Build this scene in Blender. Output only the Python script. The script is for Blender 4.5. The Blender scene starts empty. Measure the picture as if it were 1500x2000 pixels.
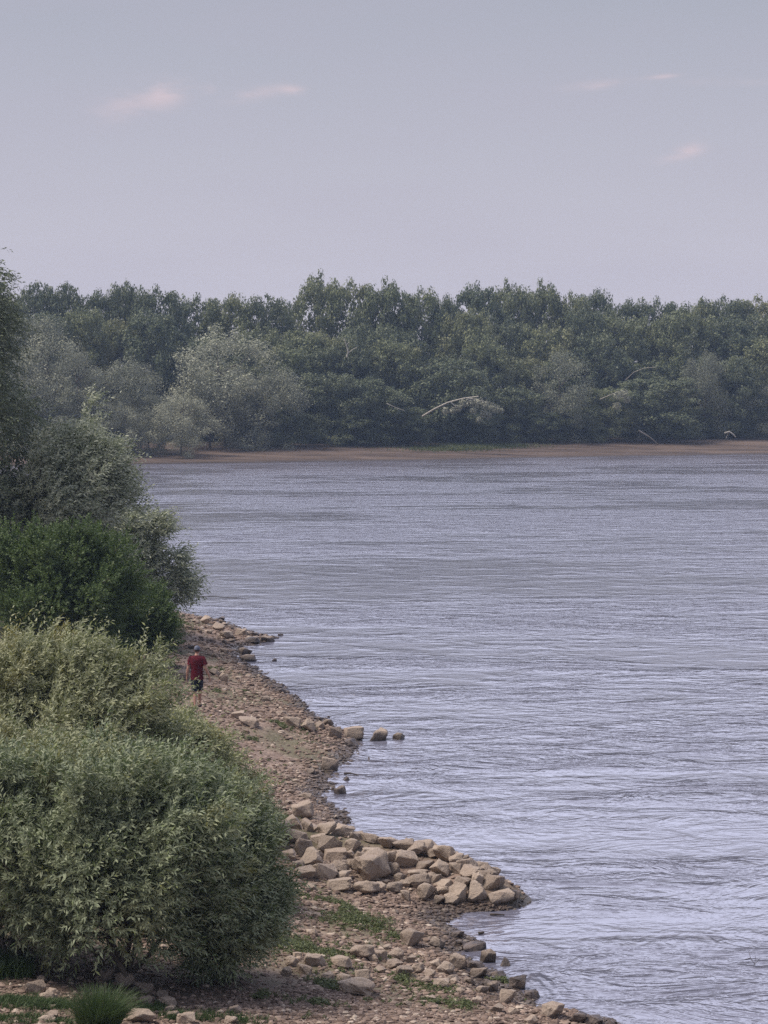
import bpy, bmesh, math, random
import numpy as np
from mathutils import Vector, Matrix

# ------------------------------------------------------------------ camera / sky / sun
scene = bpy.context.scene
COL = scene.collection
FPX, HZ, CH = 4280.0, 750.0, 11.0        # focal length in photo pixels, eye-level row, eye height (m)
cam_d = bpy.data.cameras.new("camera"); cam = bpy.data.objects.new("camera", cam_d); COL.objects.link(cam)
cam_d.sensor_fit = 'VERTICAL'; cam_d.sensor_height = 24.0; cam_d.lens = 24.0 * FPX / 2000.0
cam_d.clip_start = 0.5; cam_d.clip_end = 5000
TILT = math.atan((1000 - HZ) / FPX)
cam.location = (0, 0, CH); cam.rotation_euler = (math.radians(90) - TILT, 0, 0)
scene.camera = cam

SUN_DIR = Vector((-0.50, -0.04, 0.86)).normalized()
elev = math.asin(SUN_DIR.z); azim = math.atan2(SUN_DIR.x, SUN_DIR.y)
sd = bpy.data.lights.new("sun", 'SUN'); sun = bpy.data.objects.new("sun", sd); COL.objects.link(sun)
sd.energy = 3.9; sd.angle = math.radians(22); sd.color = (1.0, 0.90, 0.80)
sun.rotation_euler = SUN_DIR.to_track_quat('Z', 'Y').to_euler()

scene.view_settings.view_transform = 'Standard'; scene.view_settings.look = 'None'
scene.view_settings.exposure = 0.12; scene.view_settings.gamma = 1.0
scene.cycles.use_denoising = False; scene.cycles.denoiser = 'OPENIMAGEDENOISE'
scene.cycles.max_bounces = 5; scene.cycles.diffuse_bounces = 2; scene.cycles.glossy_bounces = 2
scene.cycles.transparent_max_bounces = 4; scene.cycles.volume_bounces = 0
scene.cycles.sample_clamp_direct = 3.0; scene.cycles.sample_clamp_indirect = 3.0
scene.cycles.use_adaptive_sampling = True; scene.cycles.adaptive_threshold = 0.01

class NT:
    """tiny helper for node trees"""
    def __init__(s, tree): s.t = tree; s.n = tree.nodes; s.l = tree.links
    def new(s, typ, **kw):
        nd = s.n.new(typ)
        for k, v in kw.items(): setattr(nd, k, v)
        return nd
    def link(s, a, b): s.l.new(a, b)
    def put(s, sock, v):
        if isinstance(v, bpy.types.NodeSocket): s.l.new(v, sock)
        else: sock.default_value = v
    def math(s, op, a, b=None, c=None, clamp=False):
        nd = s.new('ShaderNodeMath', operation=op, use_clamp=clamp)
        s.put(nd.inputs[0], a)
        if b is not None: s.put(nd.inputs[1], b)
        if c is not None: s.put(nd.inputs[2], c)
        return nd.outputs[0]
    def mix(s, f, a, b, blend='MIX'):
        nd = s.new('ShaderNodeMix', data_type='RGBA', blend_type=blend)
        s.put(nd.inputs[0], f); s.put(nd.inputs[6], a); s.put(nd.inputs[7], b)
        return nd.outputs[2]
    def noise(s, vec, scale, detail=2.0, rough=0.5, dist=0.0):
        nd = s.new('ShaderNodeTexNoise')
        if vec is not None: s.link(vec, nd.inputs['Vector'])
        nd.inputs['Scale'].default_value = scale; nd.inputs['Detail'].default_value = detail
        nd.inputs['Roughness'].default_value = rough; nd.inputs['Distortion'].default_value = dist
        return nd.outputs[0]
    def ramp(s, f, a, b, lo=0.0, hi=1.0, smooth=True):
        nd = s.new('ShaderNodeMapRange', interpolation_type='SMOOTHSTEP' if smooth else 'LINEAR')
        s.put(nd.inputs[0], f); nd.inputs[1].default_value = a; nd.inputs[2].default_value = b
        nd.inputs[3].default_value = lo; nd.inputs[4].default_value = hi
        return nd.outputs[0]
    def scaled(s, vec, sc):
        nd = s.new('ShaderNodeVectorMath', operation='MULTIPLY'); s.link(vec, nd.inputs[0]); nd.inputs[1].default_value = sc
        return nd.outputs[0]

def lin(r, g, b):
    f = lambda c: (c / 255 / 12.92) if c / 255 <= 0.04045 else ((c / 255 + 0.055) / 1.055) ** 2.4
    return (f(r), f(g), f(b), 1.0)

world = bpy.data.worlds.new("World"); scene.world = world; world.use_nodes = True
w = NT(world.node_tree); w.n.clear()
tc = w.new('ShaderNodeTexCoord'); sep = w.new('ShaderNodeSeparateXYZ'); w.link(tc.outputs['Generated'], sep.inputs[0])
sky = w.new('ShaderNodeTexSky', sky_type='NISHITA'); sky.sun_disc = False
sky.sun_elevation = elev; sky.sun_rotation = azim; sky.air_density = 1.0; sky.dust_density = 3.0; sky.ozone_density = 2.0
# an evening haze veil over the clear sky: lavender at the horizon, grey blue higher up
up = w.math('MAXIMUM', sep.outputs[2], 0.0)
veil = w.mix(w.ramp(up, 0.0, 0.20, smooth=False), lin(210, 204, 216), lin(167, 171, 184))
ahead = w.ramp(sep.outputs[1], -0.15, 0.75)
veil = w.mix(w.ramp(up, 0.170, 0.25), veil, w.mix(ahead, lin(150, 157, 178), (1.78, 1.86, 2.40, 1)))   # unseen bright band added above the frame ahead, to brighten the water
veil = w.mix(w.ramp(up, 0.40, 0.80), veil, lin(176, 182, 204))
yy = w.math('MAXIMUM', sep.outputs[1], 0.05)
u = w.math('DIVIDE', sep.outputs[0], yy); v = w.math('DIVIDE', sep.outputs[2], yy)
cn = w.new('ShaderNodeCombineXYZ'); w.link(u, cn.inputs[0]); w.link(v, cn.inputs[1])
wisps = w.noise(w.scaled(cn.outputs[0], (30, 90, 1)), 1.0, 4.0, 0.6)
broad = w.noise(w.scaled(cn.outputs[0], (5, 22, 1)), 1.0, 3.0, 0.5)
veil = w.mix(w.ramp(broad, 0.35, 0.7, 0.0, 0.30), veil, lin(186, 181, 196))
total = None
for (cx, cy, rx, ry, k, amp) in [(330, 188, 36, 24, -.25, 1.0), (255, 208, 60, 26, -.3, .55), (405, 181, 16, 9, 0, .5), (500, 190, 42, 11, -.15, .75),
                                 (572, 182, 24, 8, .1, .85), (1175, 172, 60, 8, -.08, .6), (1292, 156, 26, 4, -.1, .8), (1345, 297, 26, 12, -.2, .8),
                                 (1310, 312, 34, 9, -.2, .4), (1420, 168, 70, 7, 0, .3)]:
    du = w.math('SUBTRACT', u, (cx - 750) / FPX); dv = w.math('SUBTRACT', v, (HZ - cy) / FPX)
    dv = w.math('ADD', dv, w.math('MULTIPLY', du, k))
    a = w.math('POWER', w.math('DIVIDE', du, rx / FPX), 2.0); b = w.math('POWER', w.math('DIVIDE', dv, ry / FPX), 2.0)
    g = w.math('MULTIPLY', w.math('EXPONENT', w.math('MULTIPLY', w.math('ADD', a, b), -0.9)), amp)
    total = g if total is None else w.math('ADD', total, g)
cl = w.math('MULTIPLY', total, w.ramp(wisps, 0.38, 0.62, 0.12, 1.0), clamp=True)
cl = w.math('MULTIPLY', cl, 0.5)
veil = w.mix(cl, veil, lin(232, 207, 210))
skyc = w.mix(0.10, w.new('ShaderNodeRGB').outputs[0], sky.outputs[0])
ssc = w.new('ShaderNodeVectorMath', operation='SCALE'); w.link(sky.outputs[0], ssc.inputs[0]); ssc.inputs['Scale'].default_value = 0.06
full = w.mix(0.88, ssc.outputs[0], veil)
bg = w.new('ShaderNodeBackground'); w.link(full, bg.inputs[0]); bg.inputs[1].default_value = 1.0
wo = w.new('ShaderNodeOutputWorld'); w.link(bg.outputs[0], wo.inputs[0])

# ------------------------------------------------------------------ helpers
def tag(o, label=None, cat=None, group=None, kind=None):
    if label: o["label"] = label
    if cat: o["category"] = cat
    if group: o["group"] = group
    if kind: o["kind"] = kind
    return o
def empty(name, loc):
    o = bpy.data.objects.new(name, None); COL.objects.link(o); o.location = loc; o.empty_display_size = 0.3
    return o
def link(name, me, parent=None, mat=None):
    o = bpy.data.objects.new(name, me); COL.objects.link(o)
    if parent is not None: o.parent = parent
    if mat is not None and not me.materials: me.materials.append(mat)
    return o
def np_mesh(name, V, F, mat=None, var=None, smooth=False):
    """mesh from an (n,3) vertex array and an (m,k) face array"""
    me = bpy.data.meshes.new(name); V = np.ascontiguousarray(V, dtype=np.float32); F = np.ascontiguousarray(F, dtype=np.int32)
    m, k = F.shape
    me.vertices.add(len(V)); me.vertices.foreach_set('co', V.ravel())
    me.loops.add(m * k); me.loops.foreach_set('vertex_index', F.ravel())
    me.polygons.add(m); me.polygons.foreach_set('loop_start', np.arange(0, m * k, k, dtype=np.int32))
    me.polygons.foreach_set('use_smooth', np.full(m, smooth))
    if var is not None:
        at = me.attributes.new('var', 'FLOAT', 'FACE'); at.data.foreach_set('value', np.ascontiguousarray(var, dtype=np.float32))
    me.update(calc_edges=True); 
    if mat: me.materials.append(mat)
    return me
def unit(a): return a / np.maximum(np.linalg.norm(a, axis=-1, keepdims=True), 1e-9)

_lat = {}
def vnoise(x, y, sc, seed=0):
    if seed not in _lat: _lat[seed] = np.random.default_rng(1000 + seed).random((256, 256))
    L = _lat[seed]; X = np.asarray(x) / sc; Y = np.asarray(y) / sc
    xi = np.floor(X).astype(int); yi = np.floor(Y).astype(int); fx = X - xi; fy = Y - yi
    fx = fx * fx * (3 - 2 * fx); fy = fy * fy * (3 - 2 * fy)
    a = L[xi % 256, yi % 256]; b = L[(xi + 1) % 256, yi % 256]; c = L[xi % 256, (yi + 1) % 256]; d = L[(xi + 1) % 256, (yi + 1) % 256]
    return (a * (1 - fx) + b * fx) * (1 - fy) + (c * (1 - fx) + d * fx) * fy - 0.5

def on_level(px, py, z=0.0):
    d = (CH - z) * FPX / (py - HZ)
    return ((px - 750) / FPX * d, d)
# camera is tilted, the pixel formula above is for a level lens; TRUE maps through the real tilt
def ray(px, py):
    x = (px - 750) / FPX; y = (1000 - py) / FPX
    c, s = math.cos(TILT), math.sin(TILT)
    return (x, c + y * s, -s + y * c)
def on_level(px, py, z=0.0):
    rx, ry, rz = ray(px, py); t = (z - CH) / rz
    return (rx * t, ry * t)
def at_dist(px, py, Y):
    rx, ry, rz = ray(px, py); t = Y / ry
    return (rx * t, Y, CH + rz * t)

# ------------------------------------------------------------------ the shape of the land
shore_px = [(1195, 2000), (1140, 1985), (1060, 1968), (1020, 1940), (985, 1918), (945, 1888), (905, 1862), (935, 1846), (905, 1826), (872, 1802), (895, 1782),
            (960, 1772), (990, 1764), (975, 1748), (890, 1710), (790, 1672), (700, 1644), (668, 1602), (634, 1556), (642, 1522), (684, 1482), (702, 1452),
            (662, 1424), (602, 1386), (560, 1350), (522, 1322), (492, 1302), (462, 1280), (474, 1266), (505, 1256), (540, 1246), (500, 1236), (430, 1214),
            (372, 1200), (335, 1188), (290, 1160), (230, 1110), (150, 1050), (20, 1000), (-150, 962), (-420, 938)]
shore = [(14, -60), (12, 5), (9, 20), (6, 31)] + [on_level(*p) for p in shore_px] + [(-600, 270), (-600, -60)]
far_px = [(-600, 924), (-200, 914), (150, 910), (290, 907), (420, 905), (560, 903), (700, 901), (850, 899), (1000, 896), (1150, 893), (1250, 891), (1400, 889), (1500, 888), (1800, 885), (2300, 880)]
farsh = [(-900, 290)] + [on_level(*p) for p in far_px] + [(900, 380), (900, 1500), (-900, 1500)]
def sdist(poly, x, y):
    """signed distance to a closed polygon, positive inside"""
    x = np.asarray(x, float); y = np.asarray(y, float)
    d = np.full(x.shape, 1e9); ins = np.zeros(x.shape, bool)
    for (x0, y0), (x1, y1) in zip(poly, poly[1:] + poly[:1]):
        ex, ey = x1 - x0, y1 - y0
        t = np.clip(((x - x0) * ex + (y - y0) * ey) / (ex * ex + ey * ey + 1e-12), 0, 1)
        d = np.minimum(d, np.hypot(x - x0 - t * ex, y - y0 - t * ey))
        ins ^= ((y0 > y) != (y1 > y)) & (x < (x1 - x0) * (y - y0) / ((y1 - y0) if y1 != y0 else 1e-9) + x0)
    return np.where(ins, d, -d)
spit = [on_level(*p) for p in [(500, 1702), (720, 1708), (860, 1730), (965, 1756)]]
bar = [on_level(*p) for p in [(460, 1470), (560, 1440), (655, 1440)]]
def near_line(pts, x, y):
    d = np.full(np.shape(x), 1e9)
    for (x0, y0), (x1, y1) in zip(pts, pts[1:]):
        ex, ey = x1 - x0, y1 - y0
        t = np.clip(((x - x0) * ex + (y - y0) * ey) / (ex * ex + ey * ey), 0, 1)
        d = np.minimum(d, np.hypot(x - x0 - t * ex, y - y0 - t * ey))
    return d
def height(x, y):
    x = np.asarray(x, float); y = np.asarray(y, float)
    s = sdist(shore, x, y)
    s = s + 0.35 * vnoise(x, y, 1.1, 1) + 0.22 * vnoise(x, y, .45, 2)
    a = np.where(s > 0, 2.6 * (1 - np.exp(-s / 13.0)), np.maximum(s * 0.28, -2.5))
    a = a + np.where(s > 0.3, 0.10 * vnoise(x, y, 1.7, 3) + 0.05 * vnoise(x, y, .6, 4), 0)
    a = a + 0.44 * np.exp(-(near_line(spit, x, y) / 0.85) ** 2) + 0.16 * np.exp(-(near_line(bar, x, y) / 0.7) ** 2)
    t = sdist(farsh, x, y) + 2.5 * vnoise(x, y, 14, 5)
    b = np.where(t > 0, np.where(t < 34, t * 0.068, 2.31 + (t - 34) * 0.02), np.maximum(t * 0.2, -2.5)) + np.where(t > 1, .18 * vnoise(x, y, 6, 6), 0)
    return np.where(y > 215, np.maximum(b, np.where(x < -30, a, -3)), a)
def gp(px, py):
    """the ground point seen at a photo pixel"""
    z = 0.0
    for _ in range(14):
        X, Y = on_level(px, py, z)
        z = 0.5 * z + 0.5 * float(height(X, Y))
    return Vector((X, Y, float(height(X, Y))))

def lines(parts):
    out = []
    for a, b, st in parts: out += list(np.arange(a, b, st))
    return np.array(out + [parts[-1][1]])
xs = lines([(-420, -200, 50), (-200, -60, 7), (-60, -14, 1.2), (-14, 8, .16), (8, 20, 1), (20, 200, 8), (200, 420, 50)])
ys = lines([(-60, 24, 6), (24, 62, .16), (62, 115, .4), (115, 280, 4), (280, 400, 1.5), (400, 640, 25)])
GX, GY = np.meshgrid(xs, ys); GZ = height(GX, GY)
nx, ny = len(xs), len(ys); ii = np.arange(nx * ny).reshape(ny, nx)
GF = np.stack([ii[:-1, :-1], ii[:-1, 1:], ii[1:, 1:], ii[1:, :-1]], -1).reshape(-1, 4)

# ------------------------------------------------------------------ materials
def material(name):
    m = bpy.data.materials.new(name); m.use_nodes = True; t = NT(m.node_tree); t.n.clear()
    out = t.new('ShaderNodeOutputMaterial'); return m, t, out
def principled(t, out, color, rough=0.8, spec=0.3):
    b = t.new('ShaderNodeBsdfPrincipled'); t.put(b.inputs['Base Color'], color); t.put(b.inputs['Roughness'], rough)
    t.put(b.inputs['Specular IOR Level'], spec)
    if out: t.link(b.outputs[0], out.inputs[0])
    return b
def bump(t, h, strength, dist, b):
    n = t.new('ShaderNodeBump'); n.inputs['Strength'].default_value = strength; n.inputs['Distance'].default_value = dist
    t.link(h, n.inputs['Height']); t.link(n.outputs[0], b.inputs['Normal']); return n

def ground_material():
    m, t, out = material("bank_soil_and_gravel")
    g = t.new('ShaderNodeNewGeometry'); pos = g.outputs['Position']; sp = t.new('ShaderNodeSeparateXYZ'); t.link(pos, sp.inputs[0])
    n1 = t.noise(pos, 0.7, 4, .6); n2 = t.noise(pos, 5.0, 4, .65); n3 = t.noise(pos, 0.25, 3, .6)
    vor = t.new('ShaderNodeTexVoronoi'); t.link(pos, vor.inputs['Vector']); vor.inputs['Scale'].default_value = 9.0
    vsep = t.new('ShaderNodeSeparateXYZ'); t.link(vor.outputs['Color'], vsep.inputs[0])
    soil = t.mix(t.ramp(n1, .35, .65), (0.165, 0.115, 0.090, 1), (0.245, 0.180, 0.142, 1))
    grav = t.mix(vsep.outputs[0], (0.13, 0.095, 0.075, 1), (0.34, 0.26, 0.21, 1))
    c = t.mix(t.ramp(n2, .40, .62, 0, .8), soil, grav)
    c = t.mix(t.ramp(n3, .46, .62, 0, .6), c, (0.085, 0.095, 0.042, 1))             # mossy, weedy ground
    la = t.new('ShaderNodeAttribute', attribute_name='shade_and_litter'); c = t.mix(t.math('MULTIPLY', la.outputs['Fac'], .8), c, t.mix(n2, (0.035, 0.028, 0.018, 1), (0.075, 0.060, 0.042, 1)))   # shade under the bushes, painted into the ground as dark soil
    wet = t.ramp(t.math('ADD', sp.outputs[2], t.math('MULTIPLY', n2, -.16)), -0.02, 0.12, 1.0, 0.0)
    c = t.mix(t.math('MULTIPLY', wet, .72), c, (0.045, 0.033, 0.028, 1))
    # the far bank: smooth reddish mud, then forest floor
    fn = t.noise(t.scaled(pos, (.06, .26, .5)), 1.0, 6, .72)
    mud = t.mix(t.ramp(fn, .35, .68), (0.055, 0.038, 0.030, 1), (0.150, 0.108, 0.084, 1))
    mud = t.mix(t.ramp(t.math('ADD', sp.outputs[2], t.math('MULTIPLY', fn, -.5)), -0.22, 0.0, 0.75, 0.0), mud, (0.03, 0.023, 0.022, 1))
    shade_and_litter = t.mix(t.ramp(fn, .4, .6), (0.030, 0.028, 0.018, 1), (0.05, 0.06, 0.025, 1))
    mud = t.mix(t.ramp(t.math('ADD', sp.outputs[2], t.math('MULTIPLY', fn, .6)), 2.2, 2.6), mud, shade_and_litter)
    c = t.mix(t.ramp(sp.outputs[1], 205, 215), c, mud)
    rough = t.math('SUBTRACT', .92, t.math('MULTIPLY', wet, .45))
    b = principled(t, out, c, rough, .3)
    h = t.math('ADD', t.math('MULTIPLY', vor.outputs['Distance'], -.5), t.noise(pos, 14, 3, .6))
    bump(t, h, .8, .05, b)
    return m
def rock_material():
    m, t, out = material("weathered_stone")
    oi = t.new('ShaderNodeObjectInfo'); tcx = t.new('ShaderNodeTexCoord'); g = t.new('ShaderNodeNewGeometry')
    sp = t.new('ShaderNodeSeparateXYZ'); t.link(g.outputs['Position'], sp.inputs[0])
    off = t.new('ShaderNodeVectorMath', operation='ADD'); t.link(g.outputs['Position'], off.inputs[0])
    n1 = t.noise(g.outputs['Position'], 2.2, 5, .65); n2 = t.noise(g.outputs['Position'], 12, 4, .7); n3 = t.noise(g.outputs['Position'], 45, 3, .6)
    c = t.mix(oi.outputs['Random'], (0.18, 0.142, 0.115, 1), (0.39, 0.312, 0.248, 1))
    c = t.mix(t.ramp(n1, .42, .66, 0, .6), c, (0.27, 0.205, 0.165, 1))
    c = t.mix(t.ramp(n2, .52, .72, 0, .55), c, (0.17, 0.13, 0.10, 1))
    c = t.mix(t.ramp(n3, .40, .56, .35, 0), c, (0.52, 0.44, 0.36, 1))
    wet = t.ramp(t.math('ADD', sp.outputs[2], t.math('MULTIPLY', n2, -.22)), -0.04, 0.20, 1.0, 0.0)
    c = t.mix(t.math('MULTIPLY', wet, .85), c, (0.05, 0.037, 0.030, 1))
    b = principled(t, out, c, t.math('SUBTRACT', .9, t.math('MULTIPLY', wet, .45)), .3)
    bump(t, t.math('ADD', n2, t.math('MULTIPLY', n3, .35)), .7, .06, b)
    return m
def dark_rock_material():
    m, t, out = material("wet_dark_stone")
    g = t.new('ShaderNodeNewGeometry'); n1 = t.noise(g.outputs['Position'], 4, 5, .65); n2 = t.noise(g.outputs['Position'], 18, 4, .7)
    c = t.mix(t.ramp(n1, .35, .65), (0.045, 0.035, 0.033, 1), (0.15, 0.115, 0.095, 1))
    b = principled(t, out, c, .55, .4); bump(t, n2, .7, .05, b); return m
def pebble_material():
    m, t, out = material("pebbles")
    at = t.new('ShaderNodeAttribute', attribute_name='var'); g = t.new('ShaderNodeNewGeometry'); sp = t.new('ShaderNodeSeparateXYZ'); t.link(g.outputs['Position'], sp.inputs[0])
    cr = t.new('ShaderNodeValToRGB'); t.link(at.outputs['Fac'], cr.inputs[0]); e = cr.color_ramp.elements
    e[0].position = 0; e[0].color = (0.10, 0.07, 0.055, 1); e[1].position = 1; e[1].color = (0.50, 0.42, 0.34, 1)
    x = e.new(.45); x.color = (0.20, 0.145, 0.115, 1); x = e.new(.88); x.color = (0.30, 0.225, 0.18, 1)
    n2 = t.noise(g.outputs['Position'], 12, 3, .6)
    wet = t.ramp(t.math('ADD', sp.outputs[2], t.math('MULTIPLY', n2, -.16)), -0.02, 0.13, 1.0, 0.0)
    c = t.mix(t.math('MULTIPLY', wet, .8), cr.outputs[0], (0.045, 0.034, 0.028, 1))
    principled(t, out, c, t.math('SUBTRACT', .9, t.math('MULTIPLY', wet, .4)), .3); return m
def leaf_material(name, lo, hi, back, trans=.22, tint=None, rough=.55):
    m, t, out = material(name)
    at = t.new('ShaderNodeAttribute', attribute_name='var'); g = t.new('ShaderNodeNewGeometry'); oi = t.new('ShaderNodeObjectInfo')
    c = t.mix(at.outputs['Fac'], lo + (1,), hi + (1,))
    if tint: 
        n = t.noise(g.outputs['Position'], tint[1], 2, .5)
        c = t.mix(t.ramp(n, .54, .68, 0, tint[2]), c, tint[0] + (1,))
    c = t.mix(t.math('MULTIPLY', oi.outputs['Random'], .35), c, (lo[0] * .8, lo[1] * .95, lo[2] * .9, 1))
    cb = t.mix(g.outputs['Backfacing'], c, t.mix(.7, c, back + (1,)))
    b = principled(t, None, cb, rough, .35)
    tr = t.new('ShaderNodeBsdfTranslucent'); t.link(cb, tr.inputs[0])
    mx = t.new('ShaderNodeMixShader'); mx.inputs[0].default_value = trans; t.link(b.outputs[0], mx.inputs[1]); t.link(tr.outputs[0], mx.inputs[2])
    t.link(mx.outputs[0], out.inputs[0]); return m
def bark_material(name, a, b2, sc=6):
    m, t, out = material(name); g = t.new('ShaderNodeNewGeometry'); n = t.noise(t.scaled(g.outputs['Position'], (1, 1, .35)), sc, 4, .65)
    b = principled(t, out, t.mix(t.ramp(n, .35, .65), a + (1,), b2 + (1,)), .9, .2); bump(t, n, .6, .03, b); return m
def cloth_material(name, c, c2, sc=9):
    m, t, out = material(name); tcx = t.new('ShaderNodeTexCoord'); n = t.noise(tcx.outputs['Object'], sc, 3, .6)
    b = principled(t, out, t.mix(t.ramp(n, .35, .65), c + (1,), c2 + (1,)), .85, .2); bump(t, n, .5, .03, b); return m

M = dict(
    ground=ground_material(), rock=rock_material(), dark=dark_rock_material(), pebble=pebble_material(),
    willow=leaf_material("willow_leaves", (0.080, 0.110, 0.036), (0.420, 0.440, 0.195), (0.42, 0.43, 0.28), .24, ((0.34, 0.27, 0.06), .9, .6)),
    willow_green=leaf_material("fresh_willow_leaves", (0.052, 0.086, 0.032), (0.270, 0.325, 0.145), (0.34, 0.375, 0.25), .22, ((0.33, 0.28, 0.08), 1.1, .5)),
    palewillow=leaf_material("pale_willow_leaves", (0.170, 0.180, 0.120), (0.460, 0.465, 0.330), (0.42, 0.42, 0.32), .2),
    silver=leaf_material("silvery_willow_leaves", (0.120, 0.150, 0.080), (0.480, 0.510, 0.330), (0.48, 0.50, 0.38), .20),
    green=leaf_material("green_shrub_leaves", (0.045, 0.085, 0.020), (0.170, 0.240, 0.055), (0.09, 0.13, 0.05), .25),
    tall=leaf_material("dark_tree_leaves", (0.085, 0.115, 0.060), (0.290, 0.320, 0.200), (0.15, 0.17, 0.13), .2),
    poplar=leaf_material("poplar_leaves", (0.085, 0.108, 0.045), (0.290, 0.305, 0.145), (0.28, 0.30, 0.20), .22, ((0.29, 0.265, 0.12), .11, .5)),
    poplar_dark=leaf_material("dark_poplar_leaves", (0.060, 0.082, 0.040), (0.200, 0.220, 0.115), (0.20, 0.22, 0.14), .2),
    farwillow=leaf_material("far_willow_leaves", (0.120, 0.130, 0.085), (0.340, 0.350, 0.245), (0.34, 0.34, 0.26), .2),
    dry=leaf_material("faded_leaves", (0.20, 0.20, 0.14), (0.42, 0.41, 0.31), (0.4, 0.4, 0.32), .2),
    grass=leaf_material("grass_blades", (0.035, 0.070, 0.020), (0.095, 0.140, 0.050), (0.09, 0.13, 0.05), .25),
    weeds=leaf_material("shore_weeds", (0.070, 0.095, 0.032), (0.170, 0.190, 0.075), (0.14, 0.16, 0.07), .25),
    seed=leaf_material("dry_seed_heads", (0.35, 0.32, 0.22), (0.55, 0.50, 0.36), (0.4, 0.38, 0.3), .2),
    bark=bark_material("grey_brown_bark", (0.055, 0.045, 0.036), (0.14, 0.12, 0.10)),
    palebark=bark_material("pale_bare_wood", (0.30, 0.28, 0.24), (0.56, 0.52, 0.45)),
    drift=bark_material("wet_driftwood", (0.03, 0.025, 0.022), (0.08, 0.065, 0.055)),
)

def water_material():
    m, t, out = material("river_water")
    g = t.new('ShaderNodeNewGeometry'); pos = g.outputs['Position']
    patch = t.noise(t.scaled(pos, (.018, .045, 1)), 1.0, 4, .55, .6)           # wind patches
    fine = t.noise(t.scaled(pos, (.07, .20, 1)), 1.0, 3, .6, .4)
    amp = t.ramp(t.math('ADD', t.math('MULTIPLY', patch, .6), t.math('MULTIPLY', fine, .4)), .44, .64, .14, 1.0)
    a = t.noise(t.scaled(pos, (.38, .55, 1)), 1.0, 4, .62, .8)
    b1 = t.noise(t.scaled(pos, (1.9, 2.6, 1)), 1.0, 3, .6, .6)
    c1 = t.noise(t.scaled(pos, (7.0, 9, 1)), 1.0, 2, .5)
    a2 = t.math('POWER', t.math('MULTIPLY', a, 1.6), 3.0); b2 = t.math('POWER', t.math('MULTIPLY', b1, 1.6), 3.0)
    h = t.math('ADD', t.math('MULTIPLY', a2, .85), t.math('MULTIPLY', b2, .17))
    h = t.math('ADD', h, t.math('MULTIPLY', c1, .022))
    sw = t.new('ShaderNodeSeparateXYZ'); t.link(pos, sw.inputs[0]); h = t.math('MULTIPLY', h, t.math('MULTIPLY', amp, t.ramp(sw.outputs[1], 120, 290, 1.0, 1.5)))   # rougher in midstream
    b = principled(t, out, (0.145, 0.145, 0.190, 1), .10, .5)
    b.inputs['IOR'].default_value = 1.75
    bump(t, h, 1.0, .20, b)
    return m
M['water'] = water_material()

# ------------------------------------------------------------------ ground and water
BUSHES = [(255, 1915, 2.0), (10, 1880, 1.7), (468, 1918, .9), (338, 1640, 1.4), (110, 1660, 2.3), (60, 1760, 1.9), (120, 1300, 2.9), (285, 1300, 1.1), (60, 1235, 3.2), (235, 1225, 1.8)]
lit = np.zeros(GX.shape)  # mask for the painted shade, fading out from each bush base
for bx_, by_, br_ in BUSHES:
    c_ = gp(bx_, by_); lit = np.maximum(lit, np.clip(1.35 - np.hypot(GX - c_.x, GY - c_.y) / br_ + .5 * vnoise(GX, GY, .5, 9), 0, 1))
ground = link("ground", np_mesh("ground", np.stack([GX, GY, GZ], -1).reshape(-1, 3), GF, M['ground'], smooth=True)); tag(ground, kind="structure"); at_ = ground.data.attributes.new('shade_and_litter', 'FLOAT', 'POINT'); at_.data.foreach_set('value', lit.astype(np.float32).ravel())
wv = np.array([(-420, -60, 0), (420, -60, 0), (420, 640, 0), (-420, 640, 0)], float)
water = link("water", np_mesh("water", wv, np.array([[0, 1, 2, 3]]), M['water'])); tag(water, kind="structure")

# ------------------------------------------------------------------ rocks
def rock_mesh(seed, blocky=.5):
    rng = random.Random(seed); bm = bmesh.new()
    for i in range(15):
        p = Vector((rng.gauss(0, 1), rng.gauss(0, 1), rng.gauss(0, 1))).normalized()
        p = Vector([math.copysign(abs(c) ** (1 - blocky * .6), c) for c in p]) * rng.uniform(.82, 1.1)
        bm.verts.new(p)
    r = bmesh.ops.convex_hull(bm, input=bm.verts)
    bmesh.ops.delete(bm, geom=[v_ for v_ in bm.verts if not v_.link_faces], context='VERTS')
    bmesh.ops.dissolve_limit(bm, angle_limit=.15, verts=bm.verts, edges=bm.edges)
    bmesh.ops.bevel(bm, geom=list(bm.edges), offset=.16, segments=3, affect='EDGES', profile=.6, clamp_overlap=True)
    bmesh.ops.triangulate(bm, faces=bm.faces)
    bmesh.ops.subdivide_edges(bm, edges=[e for e in bm.edges if e.calc_length() > .30], cuts=2, use_grid_fill=False)
    bmesh.ops.triangulate(bm, faces=bm.faces)
    from mathutils import noise as mn
    for v_ in bm.verts:
        v_.co += v_.co.normalized() * (mn.noise(v_.co * 1.6 + Vector((seed, 0, 0))) * .16 + mn.noise(v_.co * 3.7 + Vector((0, seed, 0))) * .09 + mn.noise(v_.co * 9 + Vector((0, seed, 0))) * .035)
    mn_ = [min(v_.co[k] for v_ in bm.verts) for k in range(3)]; mx_ = [max(v_.co[k] for v_ in bm.verts) for k in range(3)]
    for v_ in bm.verts:
        for k in range(3): v_.co[k] = (v_.co[k] - mn_[k]) / (mx_[k] - mn_[k]) - .5
    me = bpy.data.meshes.new("rock"); bm.to_mesh(me); bm.free()
    for p in me.polygons: p.use_smooth = True
    me.set_sharp_from_angle(angle=math.radians(38)) if hasattr(me, 'set_sharp_from_angle') else None
    return me
ROCKS = [rock_mesh(11 + i, .25 + .5 * (i % 4) / 3) for i in range(16)]
for me in ROCKS: me.materials.append(M['rock'])
DARKROCKS = [me.copy() for me in ROCKS[:8]]
for me in DARKROCKS: me.materials.clear(); me.materials.append(M['dark'])
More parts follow.
